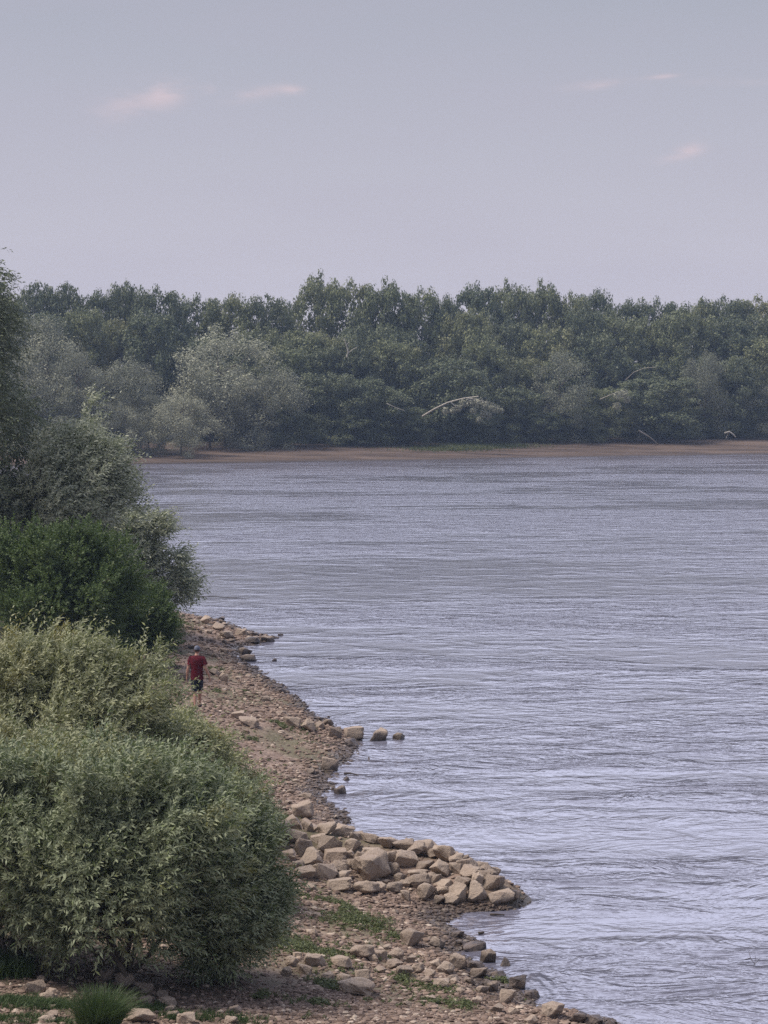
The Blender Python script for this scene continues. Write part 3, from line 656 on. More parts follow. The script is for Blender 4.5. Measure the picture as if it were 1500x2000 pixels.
shrub('leafy_shrub', P(120, 1300), 2.9, 2.2, 4.6, "fresh green leafy shrub between the foreground willows and the silvery willow tree", 'shrub', M['green'], 7, 200, 40, 12, .13, .075, group=None, wisps=25, wind=(0, 0, 0), slen=(.3, .55), lobes=[(-1.6, 0, 4.1, .8, 20)])
shrub('leafy_shrub', P(285, 1300), 1.0, 1.0, 2.6, "dark green low shrub at the end of the beach beside the man", 'shrub', M['green'], 8, 60, 40, 12, .13, .06, wisps=10, wind=(0, 0, 0), slen=(.25, .5))
shrub('willow_tree', P(60, 1235), 3.3, 3.0, 8.3, "silvery wind blown willow tree behind the green shrub", 'tree', M['silver'], 9, 260, 44, 10, .25, .085, wisps=60, slen=(.45, .85), cr=(.45, .85), hollow=.36, hollow_size=1.5, wind=(.35, 0, .02), lean=(.06, 0), lobes=[(2.6, 0, 6.3, .9, 20), (3.0, 0, 5.3, .8, 16), (-1.3, 0, 8.5, .9, 16), (-2.6, 0, 9.4, .9, 16), (-3.0, 0, 8.2, 1.0, 14), (-3.2, -.6, 6.9, 1.1, 18), (-2.9, -1.0, 5.4, 1.1, 18), (-.2, 0, 8.0, .7, 10)])
shrub('willow_shrub', P(215, 1225), 1.7, 1.5, 4.8, "silvery willow leaning over the water with loose branches reaching right", 'shrub', M['silver'], 10, 110, 26, 9, .24, .085, group=GB, wisps=0, plumes=7, slen=(.3, .7), cr=(.3,.55), hollow=.22, hollow_size=1.0, wind=(.35, 0, .02), up=.2,
      lobes=[(1.1, 0, 4.2, .35, 6), (2.05, 0, 4.1, .24, 6), (1.3, 0, 3.5, .4, 8), (1.75, 0, 3.0, .4, 8), (1.9, 0, 2.3, .5, 12), (2.75, 0, 2.75, .2, 5), (2.8, 0, 1.7, .38, 10), (2.45, 0, 1.1, .3, 6), (1.9, 0, 1.4, .5, 10), (2.3, 0, 2.05, .3, 6)])
def tall_tree():
    rng = np.random.default_rng(77); b = P(-118, 1225); root = empty('willow_tree', b); tag(root, "tall dark willow tree cut by the left edge with drooping branch tips", 'tree')
    h = 14.6; C = []; parts = [limb(rng, (0, 0, -.3), (.6, 0, h * .55), .3, .14, 9, .05)]
    for i in range(105):
        t = rng.uniform(.28, .96); th = rng.uniform(0, 6.283); r = (2.7 * math.sqrt(max(0, 1 - ((t - .5) / .53) ** 2))) * rng.uniform(.5, 1.0)
        C.append((.8 + r * math.cos(th), r * math.sin(th), t * h))
    C += [(1.6, 0, 13.6), (1.9, 0, 12.9), (2.5, .2, 12.3), (1.3, 0, 14.0), (2.2, 0, 11.3), (2.4, 0, 10.6), (2.0, 0, 9.7), (2.2, 0, 9.0)]
    C = np.array(C); CR = rng.uniform(.45, .8, len(C)); per = 36; n = len(C) * per
    u_ = unit(rng.standard_normal((n, 3))); O = np.repeat(C, per, 0) + u_ * np.repeat(CR, per)[:, None] * rng.random((n, 1)) ** .5
    D = unit(u_ * .8 + np.array([.25, 0, .1]))
    V, F, var = shoots(rng, O, D, rng.uniform(.4, .9, n), 10, .24, .075, (.25, 0, 0), .6)
    link('crown', np_mesh('crown', V, F, M['tall'], var), root)
    for i in range(45):
        c = C[rng.integers(0, len(C))]; z = min(c[2] * .75, h * .54); parts.append(limb(rng, (.6 * z / (h * .55), 0, z), c, .07, .015, 7, .1, .15))
    V, F = join(parts); link('trunk', np_mesh('trunk', V, F, M['bark'], smooth=True), root)
tall_tree()

# ------------------------------------------------------------------ the far bank's trees
def crown_mesh(kind, seed, mat):
    """a crown for a tree 10 m high and 4 m in radius, base at z = 0"""
    rng = np.random.default_rng(seed)
    if kind == 'poplar':
        n = 62; t = rng.random(n) ** .85; th = rng.uniform(0, 6.283, n)
        prof = 4.0 * np.where(t < .6, .85 + .15 * np.sin(t / .6 * 1.57), np.sqrt(np.clip(1 - ((t - .6) / .5) ** 2, 0, 1)))
        r = prof * np.where(rng.random(n) < .25, rng.uniform(.1, .6, n), rng.uniform(.72, 1.0, n)) * (1 + .15 * np.sin(3 * th + seed))
        C = np.stack([r * np.cos(th), r * np.sin(th), .4 + 8.2 * t], -1); CR = rng.uniform(.75, 1.4, n) * (1 - .25 * t)
        k = 75; a = rng.uniform(0, 6.283, k); rr = 3.7 * np.sqrt(rng.random(k))      # small tufts that roughen the skyline
        zt = 9.2 - .17 * rr ** 2 - .35 * (np.sin(2.1 * rr + a * 2 + seed) + 1) * .5 + rng.uniform(-.5, .12, k)
        C = np.concatenate([C, np.stack([rr * np.cos(a), rr * np.sin(a), zt], -1)]); CR = np.append(CR, rng.uniform(.32, .62, k))
        core = np.stack([rng.normal(0, 1.0, 14), rng.normal(0, 1.0, 14), np.linspace(1, 8.2, 14)], -1); C = np.concatenate([C, core]); CR = np.append(CR, np.full(14, 1.3))
        return C, CR, (np.clip(CR, .3, 2) ** 2 * 190).astype(int), .135, .7, 0.0
    n = 34; t = rng.random(n) ** .8; th = rng.uniform(0, 6.283, n)
    prof = 3.7 * dome(t)
    r = prof * np.where(rng.random(n) < .2, rng.uniform(.1, .6, n), rng.uniform(.8, 1.02, n)) * (1 + .12 * np.sin(3 * th + seed) + .08 * np.sin(7 * th))
    C = np.stack([r * np.cos(th), r * np.sin(th), -.2 + 9.0 * t], -1); CR = rng.uniform(.8, 1.6, n)
    k = 60; i = rng.integers(0, n, k); C = np.concatenate([C, C[i] + unit(rng.standard_normal((k, 3)) + np.array([0, 0, .4])) * CR[i][:, None] * .85]); CR = np.append(CR, rng.uniform(.3, .5, k))
    return C, CR, (CR ** 2 * 300).astype(int), .088, .85, .3
def make_crown(kind, seed, mat):
    C, CR, per, size, flat, drop = crown_mesh(kind, seed, mat); rng = np.random.default_rng(seed + 500)
    V, F, var = cards(rng, C, CR, per, size, flat, drop); return np_mesh('crown', V, F, mat, var)
def make_trunk(seed):
    rng = np.random.default_rng(seed); parts = [limb(rng, (0, 0, -.3), (rng.normal(0, .3), rng.normal(0, .3), 8.6), .17, .03, 9, .05)]
    for i in range(14):
        z = rng.uniform(1.5, 7); th = rng.uniform(0, 6.283); r = rng.uniform(1.8, 3.6)
        parts.append(limb(rng, (0, 0, z), (r * math.cos(th), r * math.sin(th), z + rng.uniform(.8, 2.2)), .06, .015, 6, .1))
    V, F = join(parts); return np_mesh('trunk', V, F, M['bark'], smooth=True)
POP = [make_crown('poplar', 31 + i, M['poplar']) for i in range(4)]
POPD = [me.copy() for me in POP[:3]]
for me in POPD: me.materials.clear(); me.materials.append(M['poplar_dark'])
PAL = [make_crown('willow', 71, M['palewillow'])]
WIL = [make_crown('willow', 61 + i, M['farwillow']) for i in range(3)]
TRK = [make_trunk(90 + i) for i in range(3)]
T = random.Random(9)
def far_tree(px, top, wpx, off, kind, label, group, name='poplar_tree', base=None):
    """a tree whose top shows at (px, top) standing off metres behind the far waterline"""
    X0, Y0 = on_level(px, 893); 
    for _ in range(3): 
        s = float(sdist(farsh, X0, Y0)); Y0 += off - s; X0 = (px - 750) / FPX * Y0
    z = float(height(X0, Y0)); zt = at_dist(px, top - 9, Y0)[2]; h = zt - z; r = wpx * Y0 / FPX / 2
    root = empty(name, (X0, Y0, z)); root.rotation_euler.z = T.uniform(0, 6.28)
    pool = {'p': POP, 'd': POPD, 'w': WIL, 'v': PAL}[kind]; me = pool[T.randrange(len(pool))]
    c = link('crown', me, root); c.scale = (r / 4.1, r / 4.1, h / 9.6)
    k = link('trunk', TRK[T.randrange(3)], root); k.scale = (r / 5, r / 5, h / 9.9)
    tag(root, label, 'tree', group); return root
GS = "poplars along the skyline of the far bank"
sky_trees = [
    (20, 575, 110, 'd', "dark poplar on the skyline partly behind the tall willow at the left edge"), (75, 548, 110, 'd', "dark poplar on the skyline just right of the tall left edge willow"),
    (128, 550, 100, 'd', "second dark poplar on the skyline from the left edge willow"), (188, 564, 110, 'd', "lower skyline poplar left of the narrow double peak"),
    (252, 546, 95, 'd', "tall narrow skyline poplar with sky showing through its top at the left"), (312, 556, 110, 'd', "skyline poplar right of the narrow see through one"),
    (390, 573, 120, 'd', "skyline poplar above the big grey willow's left side"), (450, 571, 110, 'p', "skyline poplar directly above the big grey willow"),
    (518, 573, 110, 'd', "last low skyline poplar before the tallest clump"), (622, 536, 110, 'p', "tallest poplar of the skyline with an airy left edge"),
    (690, 542, 110, 'p', "pale poplar just right of the tallest one"), (757, 549, 110, 'p', "third poplar of the tall pale clump"), (820, 560, 110, 'p', "sloping right shoulder of the tall pale clump"),
    (868, 574, 80, 'd', "low dark poplar in the dip right of the tall pale clump"), (930, 549, 110, 'd', "first poplar of the tall dark topped clump right of the dip"),
    (990, 553, 105, 'p', "bright olive poplar in the middle of the right hand clump"), (1058, 553, 110, 'p', "rounded olive poplar ending the high right hand clump"),
    (1110, 568, 95, 'p', "olive poplar on the falling skyline right of centre"), (1160, 563, 105, 'd', "dark peaked poplar on the falling skyline at the right"),
    (1222, 583, 100, 'd', "low poplar left of the notch in the right skyline"), (1285, 580, 105, 'd', "dark poplar standing left of the deepest notch at the right"),
    (1365, 585, 95, 'p', "olive poplar standing right of the deepest notch at the right"), (1408, 577, 110, 'd', "dark poplar second from the right edge on the skyline"),
    (1470, 576, 120, 'p', "olive poplar at the right edge of the skyline"), (1550, 572, 120, 'd', None)]
for px, top, wd, kd, lb in sky_trees:
    if lb is None: lb = "dark poplar cut by the right edge of the skyline"
    far_tree(px, top, wd * 1.18, T.uniform(46, 56), kd, lb, GS)
SHORT = {px: nm for px, nm in zip([t_[0] for t_ in sky_trees], ["poplar partly behind the left edge willow", "first clear skyline poplar from the left", "second clear skyline poplar from the left", "skyline dip left of the see through poplar",
    "narrow see through poplar", "poplar right of the see through one", "skyline left of the big willow's top", "skyline straight above the big grey willow", "last low poplar before the tallest clump", "tallest airy poplar", "second poplar of the tall pale clump",
    "third poplar of the tall pale clump", "right shoulder of the tall pale clump", "dip right of the tall pale clump", "left end of the right hand clump", "middle of the right hand clump", "right end of the right hand clump", "start of the falling skyline",
    "dark peak on the falling skyline", "low poplar left of the deep notch", "poplar on the notch's left", "poplar on the notch's right", "second skyline poplar from the right edge", "last skyline poplar at the right edge", "far right corner of the skyline"])}
def below(px): return SHORT[min(SHORT, key=lambda k: abs(k - px))]
def rowside(px): k = min(SHORT, key=lambda k: abs(k - px)); return 'left of' if px < k else 'right of'
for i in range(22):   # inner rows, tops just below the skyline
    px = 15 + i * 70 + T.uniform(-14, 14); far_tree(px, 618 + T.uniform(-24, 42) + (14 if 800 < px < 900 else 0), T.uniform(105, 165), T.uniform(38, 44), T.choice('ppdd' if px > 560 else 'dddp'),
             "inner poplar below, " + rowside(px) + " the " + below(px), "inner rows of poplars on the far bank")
for i in range(17):
    px = 430 + i * 66 + T.uniform(-14, 14); far_tree(px, 695 + T.uniform(-45, 50), T.uniform(100, 165), T.uniform(31, 36), T.choice('dpd'),
             "shadowy lower tree " + rowside(px) + " the " + below(px), "outer rows of poplars on the far bank")
GW = "grey willows at the far water's edge"
far_front = [
    (60, 620, 180, 24, 'w', "yellowish topped willow highest in the left mass of grey willows"), (95, 652, 190, 20, 'v', "grey willow dome second highest at the left of the far bank"),
    (215, 700, 150, 18, 'w', "grey willow whose rounded top is in the middle of the left mass"), (150, 690, 140, 15, 'w', "pale domed willow in front within the left mass"),
    (275, 715, 120, 20, 'w', "grey willow sloping down on the right of the left mass"), (30, 700, 150, 15, 'w', "purplish grey willow beside the near bank's foliage"),
    (440, 650, 260, 24, 'v', "biggest round grey willow standing alone above the mud beach"), (520, 722, 150, 20, 'w', "right shoulder willow of the biggest grey willow"),
    (410, 745, 150, 22, 'w', "lower grey willow between the biggest one and the small round bush"), (352, 776, 138, 11, 'v', "small round pale willow bush at the water's edge on the far bank"),
    (240, 798, 105, 12, 'v', "small grey bush left of the round pale willow bush"), (290, 778, 90, 15, 'w', "small purplish bush between the two waterside bushes"),
    (180, 780, 140, 13, 'w', "low grey willow near the water at the left"), (90, 770, 140, 14, 'w', "low willow partly behind the near bank's foliage"),
    (870, 700, 190, 26, 'd', "dark spreading tree above the broken pale branch"), (720, 740, 140, 25, 'd', "dark drooping tree left of the broken pale branch"),
    (640, 730, 140, 26, 'd', "dark tree right of the biggest grey willow"), (1095, 692, 150, 25, 'w', "hanging purplish grey willow right of the centre"),
    (1000, 760, 130, 26, 'd', "very dark low tree behind the green grass patch"), (1285, 740, 190, 25, 'd', "domed dark willow under the arching branch at the right"),
    (1375, 688, 100, 27, 'w', "slender grey plume shaped willow at the right"), (1190, 760, 120, 24, 'p', "small olive tree with a bright top right of the hanging willow"),
    (1440, 700, 120, 28, 'd', "dark tree left of the right edge"), (1500, 760, 130, 26, 'w', "low grey tree at the right edge above the mud"),
    (1250, 808, 110, 27, 'w', "low leafy bush above the slanting dead pole"), (800, 800, 100, 23, 'd', "low dark bush behind the left end of the grass patch"),
    (560, 800, 110, 22, 'd', "low dark bush right of the biggest grey willow"), (1130, 800, 110, 24, 'd', "low dark bush below the hanging purplish willow"),
    (1360, 800, 110, 29, 'd', "low dark bush left of the pale driftwood at the right"), (690, 815, 100, 23, 'd', "low dark bush midway along the mud beach"),
    (930, 815, 110, 25, 'd', "low dark bush right behind the middle of the grass patch"), (1060, 810, 100, 24, 'd', "low dark bush at the right end of the grass patch")]
for px, top, wd, off, kd, lb in far_front:
    nm = 'willow_tree' if kd in 'wv' else 'poplar_tree'
    if 'bush' in lb: nm = 'willow_shrub' if kd in 'wv' else 'leafy_shrub'
    o = far_tree(px, top, wd, off, kd, lb, GW if kd in 'wv' else None, nm)
    if 'bush' in lb: o['category'] = 'shrub'
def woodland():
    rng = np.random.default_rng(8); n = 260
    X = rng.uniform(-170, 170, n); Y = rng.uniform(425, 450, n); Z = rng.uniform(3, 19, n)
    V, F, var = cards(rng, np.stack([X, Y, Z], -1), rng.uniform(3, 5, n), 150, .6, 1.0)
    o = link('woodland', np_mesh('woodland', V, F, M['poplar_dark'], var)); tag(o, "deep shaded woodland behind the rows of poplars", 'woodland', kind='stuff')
woodland()

# bare and broken branches on the far bank
def branch(pts_px, Y, r, label, name, leafy=None, cat='branch', extra=()):
    rng = np.random.default_rng(int(pts_px[0][0])); Y0_, Y1_ = Y if isinstance(Y, tuple) else (Y, Y); Y = Y1_; P3 = [at_dist(x_, y_, Y0_ + (Y1_ - Y0_) * k_ / (len(pts_px) - 1)) for k_, (x_, y_) in enumerate(pts_px)]; o0 = np.array(P3[0])
    parts = [tube(np.array(P3) - o0, list(np.linspace(r, r * .45, len(P3))), 6)]
    for ex in extra:
        E = [at_dist(x_, y_, Y) for x_, y_ in ex]; parts.append(tube(np.array(E) - o0, list(np.linspace(r * .6, r * .25, len(E))), 5))
    V, F = join(parts)
    if leafy is None:
        o = link(name, np_mesh(name, V, F, M['palebark'], smooth=True)); o.location = o0; tag(o, label, cat); return
    root = empty(name, o0); tag(root, label, cat); link('limb', np_mesh('limb', V, F, M['palebark'], smooth=True), root)
    C = np.array([at_dist(x_, y_, Y - rng.uniform(-.6, .8)) for x_, y_, _ in leafy]) - o0
    V, F, var = cards(rng, C, np.array([l[2] * .85 * Y / FPX for l in leafy]), 150, .17, .9, .6); link('foliage', np_mesh('foliage', V, F, M['dry'], var), root)
def YW(px, off):
    X0, Y0 = on_level(px, np.interp(px, [p[0] for p in far_px], [p[1] for p in far_px])); return Y0 + off
branch([(825, 813), (850, 798), (875, 786), (905, 778), (935, 774)], (YW(860, 19), YW(900, 10)), .15, "long broken pale branch arching with faded leaves above the grass patch", 'broken_branch',
       [(905, 785, 10), (920, 782, 11), (935, 783, 12), (948, 788, 12), (962, 793, 11), (972, 798, 9), (925, 800, 9), (945, 806, 9), (895, 795, 8), (935, 818, 7), (955, 810, 7), (980, 800, 5), (885, 800, 8), (870, 800, 9)], extra=[[(880, 785), (893, 797)], [(912, 777), (935, 782), (955, 786)]])
branch([(1248, 841), (1268, 853), (1286, 868)], (YW(1286, 15), gp(1286, 868).y), .12, "pale dead pole slanting down onto the mud at the right", 'dead_pole')
branch([(1415, 846), (1424, 843), (1432, 848), (1437, 854)], YW(1425, 15), .17, "pale bent driftwood on the mud near the right edge", 'driftwood', extra=[[(1424, 843), (1418, 856)]])
branch([(677, 698), (680, 686), (676, 672), (672, 660)], YW(680, 25), .13, "bare pale forked branch in the trees above the middle of the beach", 'bare_branch', extra=[[(680, 690), (690, 682), (698, 678)], [(676, 676), (682, 668)]])
branch([(1172, 780), (1190, 772), (1210, 764)], (YW(1190, 20), YW(1190, 14)), .07, "short pale branch with a tuft of leaves right of the hanging willow", 'leafy_branch', [(1208, 770, 12), (1218, 765, 10), (1225, 778, 9), (1205, 790, 10)])
branch([(1222, 742), (1238, 727), (1258, 719), (1282, 717)], (YW(1240, 20), YW(1240, 15)), .055, "thin arching pale branch over the domed dark willow", 'arching_branch')
branch([(755, 788), (775, 797), (790, 802)], YW(770, 15), .07, "thin pale twig hanging left of the long broken branch", 'bare_branch')

# ------------------------------------------------------------------ grass, weeds, driftwood
def blades(rng, X, Y, Hh, W_, lean=.35, wind=(.15, 0)):
    n = len(X); Z = height(X, Y) - .02; a = rng.uniform(0, 6.283, n); L = Hh * rng.uniform(.5, 1.15, n)
    side = np.stack([np.cos(a), np.sin(a), 0 * a], -1) * (W_ / 2); ln = rng.normal(0, lean, (n, 2)) + np.array(wind)
    B = np.stack([X, Y, Z], -1); mid = B + np.stack([ln[:, 0] * .35, ln[:, 1] * .35, np.ones(n) * .6], -1) * L[:, None]; tip = B + np.stack([ln[:, 0], ln[:, 1], np.ones(n) * .95], -1) * L[:, None]
    V = np.stack([B - side, B + side, mid + side * .8, mid - side * .8, mid - side * .8, mid + side * .8, tip + side * .1, tip - side * .1], 1).reshape(-1, 3)
    return V, np.arange(len(V)).reshape(-1, 4), np.repeat(rng.random(n), 2)
def patch_blades(rng, px, py, rx, ry, n, Hh, W_, **k):
    c = gp(px, py); m = c.y / FPX; my = c.y * m / (CH - c.z)
    a = rng.uniform(0, 6.283, n); r = np.abs(rng.normal(0, .75, n)) * (1 + .3 * np.sin(3 * a + px))
    k_ = rng.integers(0, max(4, n // 45), n); tx = np.random.default_rng(int(px + py)).normal(0, .6, (n, 2))[k_]      # growing in little clumps
    ox = r * np.cos(a) * .35 + tx[:, 0]; oy = r * np.sin(a) * .35 + tx[:, 1]
    return blades(rng, c.x + ox * rx * m, c.y + oy * ry * my, Hh, W_, **k)
def cat(parts):
    V, F, W2, o = [], [], [], 0
    for v_, f_, w_ in parts: V.append(v_); F.append(f_ + o); W2.append(w_); o += len(v_)
    return np.concatenate(V), np.concatenate(F), np.concatenate(W2)
rg = np.random.default_rng(21)
WEEDS = [
    (640, 1775, 60, 14, 3000, .16), (700, 1800, 60, 15, 3600, .22), (660, 1770, 30, 8, 1500, .2), (590, 1850, 60, 20, 4000, .15), (640, 1860, 40, 12, 900, .15), (555, 1840, 30, 20, 900, .2),
    (560, 1730, 30, 15, 700, .15), (770, 1830, 25, 8, 500, .15), (640, 1925, 25, 9, 900, .2), (620, 1960, 45, 8, 700, .14), (790, 1915, 30, 8, 450, .15), (905, 1965, 22, 8, 700, .2),
    (980, 1918, 18, 5, 380, .18), (850, 1960, 40, 9, 500, .13), (510, 1945, 20, 10, 500, .2), (620, 1985, 25, 8, 500, .2), (740, 1960, 40, 8, 400, .12), (670, 1890, 30, 8, 500, .15),
    (360, 1222, 30, 8, 1600, .22), (345, 1240, 16, 6, 600, .2), (445, 1385, 30, 7, 900, .2), (420, 1350, 30, 5, 600, .16), (540, 1415, 40, 4, 900, .2), (600, 1422, 20, 3, 400, .2),
    (490, 1444, 16, 3, 350, .15), (420, 1307, 18, 4, 500, .2), (500, 1415, 25, 5, 500, .2), (555, 1600, 25, 8, 700, .2), (480, 1350, 30, 4, 300, .12), (520, 1650, 40, 10, 600, .2), (700, 1860, 90, 25, 900, .12), (850, 1930, 90, 25, 900, .12), (520, 1520, 40, 40, 700, .12), (580, 1440, 60, 8, 400, .12), (600, 1760, 60, 14, 800, .14)]

wc, wr = [], []
for x_, y_, rx, ry, n_, hh in WEEDS:
    c = gp(x_, y_); m = c.y / FPX; my = c.y * m / (CH - c.z); k = int(n_ / 9)
    a_ = rg.uniform(0, 6.283, k); r_ = np.abs(rg.normal(0, .8, k)); X = c.x + r_ * np.cos(a_) * rx * m; Y = c.y + r_ * np.sin(a_) * ry * my
    ok = vnoise(X, Y, .55, 12) > -.12; X, Y = X[ok], Y[ok]; R_ = rg.uniform(.03, .085, len(X)) * (hh / .16); wc.append(np.stack([X, Y, height(X, Y) + R_ * .5], -1)); wr.append(R_)
V, F, var = cards(rg, np.concatenate(wc), np.concatenate(wr), 24, .022, .9)
o = link('weeds', np_mesh('weeds', V, F, M['weeds'], var)); tag(o, "low green weeds and grass growing between the stones of the near beach", 'weeds', kind='stuff')
pt = [patch_blades(rg, 80, 1965, 70, 9, 3500, .14, .012), patch_blades(rg, 20, 1955, 40, 8, 1200, .12, .012), patch_blades(rg, 355, 1990, 40, 7, 900, .14, .012), patch_blades(rg, 60, 1990, 120, 10, 2500, .10, .012), patch_blades(rg, 10, 1900, 40, 16, 1500, .3, .014), patch_blades(rg, 300, 1975, 60, 10, 900, .12, .012), patch_blades(rg, 450, 1990, 60, 10, 900, .10, .012)]
V, F, var = cat(pt); o = link('grass', np_mesh('grass', V, F, M['grass'], var)); tag(o, "short bright green grass at the bottom left under the bushes", 'grass', kind='stuff')
# far bank grass
n = 9000; X0, Y0 = on_level(905, 868, 1.0); a = rg.uniform(0, 6.283, n); r = np.abs(rg.normal(0, .62, n))
gx = X0 + r * np.cos(a) * 9.5; gy = sdist(farsh, 0, 0) * 0 + 0
fy = np.interp(gx, [p[0] for p in farsh[1:-3]], [p[1] for p in farsh[1:-3]]); gy = fy + 21 + r * np.sin(a) * (5.5 - 1.5 * np.cos(a))
V, F, var = blades(rg, gx, gy, .4, .10)
o = link('grass', np_mesh('grass', V, F, M['weeds'], var)); tag(o, "strip of green grass on the far bank below the dark trees", 'grass', kind='stuff')

def tuft(px, py, r, h, n, label, seed):
    rng = np.random.default_rng(seed); c = gp(px, py); a = rng.uniform(0, 6.283, n); rr = np.sqrt(rng.random(n)) * r
    X = rr * np.cos(a); Y = rr * np.sin(a); L = h * rng.uniform(.55, 1.1, n); k = 5
    out = np.stack([X, Y], -1) / r * .55 + rng.normal(0, .16, (n, 2)) + np.array([.1, 0]); th = rng.uniform(0, 6.283, n); sd_ = np.stack([np.cos(th), np.sin(th), 0 * th], -1) * .007
    t = np.linspace(0, 1, k); ctr = np.stack([X[:, None] + out[:, :1] * (L[:, None] * t ** 2), Y[:, None] + out[:, 1:] * (L[:, None] * t ** 2), L[:, None] * (t - .25 * t ** 2 * np.hypot(out[:, :1], out[:, 1:]) * 2)], -1)
    w_ = (1 - .85 * t)[None, :, None]; Lf = ctr - sd_[:, None] * w_; Rt = ctr + sd_[:, None] * w_
    V = np.stack([Lf, Rt], 2).reshape(n, k * 2, 3); base = np.array([[2 * i, 2 * i + 1, 2 * i + 3, 2 * i + 2] for i in range(k - 1)])
    F = (base[None] + (np.arange(n) * k * 2)[:, None, None]).reshape(-1, 4)
    root = empty('grass_tuft', c); tag(root, label, 'grass tuft'); link('blades', np_mesh('blades', V.reshape(-1, 3), F, M['grass'], np.repeat(rng.random(n), k - 1)), root)
    sh = []
    for i in range(5):
        x_, y_ = -r * .9 + rng.normal(0, .03), -.1; b_ = np.array([x_, y_, 0]); tp = np.array([x_ + rng.normal(0, .03), y_, h * rng.uniform(.55, .7)])
        O = np.array([b_ * .4 + tp * .6]); V2 = shoots(rng, O, unit(tp - b_)[None], np.array([h * .28]), 9, .035, .014, (0, 0, 0), 0.0, .4); sh.append(V2)
    V, F, var = cat(sh); link('seed_head', np_mesh('seed_head', V, F, M['seed'], var), root)
tuft(195, 2014, .29, .72, 2200, "tall bright green grass tuft at the bottom left in front of the willow bush", 4)

def stick(pts, r, label, name='driftwood', mat='drift', z=.02, subs=()):
    P3 = np.array([(*on_level(x_, y_, z), z + dz) for x_, y_, dz in pts]); o0 = P3[0].copy(); parts = [tube(P3 - o0, list(np.linspace(r, r * .5, len(P3))), 6)]
    for s_ in subs:
        S = np.array([(*on_level(x_, y_, z), z + dz) for x_, y_, dz in s_]); parts.append(tube(S - o0, list(np.linspace(r * .7, r * .3, len(S))), 5))
    V, F = join(parts); o = link(name, np_mesh(name, V, F, M[mat], smooth=True)); o.location = o0; tag(o, label, 'driftwood')
stick([(958, 1786, 0), (972, 1788, .02), (985, 1787, .0)], .028, "short dark stick floating in the bay right of the spit")
stick([(934, 1823, 0), (946, 1823, .02)], .04, "dark lump of wood floating below the spit's bay")
stick([(1456, 1876, .02), (1466, 1879, .08), (1474, 1886, .02), (1484, 1880, .08)], .008, "thin forked twig sticking out of the river near the right edge", 'twig', subs=[[(1466, 1879, .08), (1462, 1874, .16)], [(1474, 1886, .02), (1476, 1879, .13)]])
stick([(383, 1165, 0), (420, 1167, .06), (448, 1168, .02), (480, 1170, 0)], .025, "long dark branch lying in the water off the far end of the beach", 'branch')
stick([(672, 1511, 0), (685, 1512, .03), (700, 1514, 0)], .03, "thin dark stick in the shallows off the middle beach", 'driftwood')

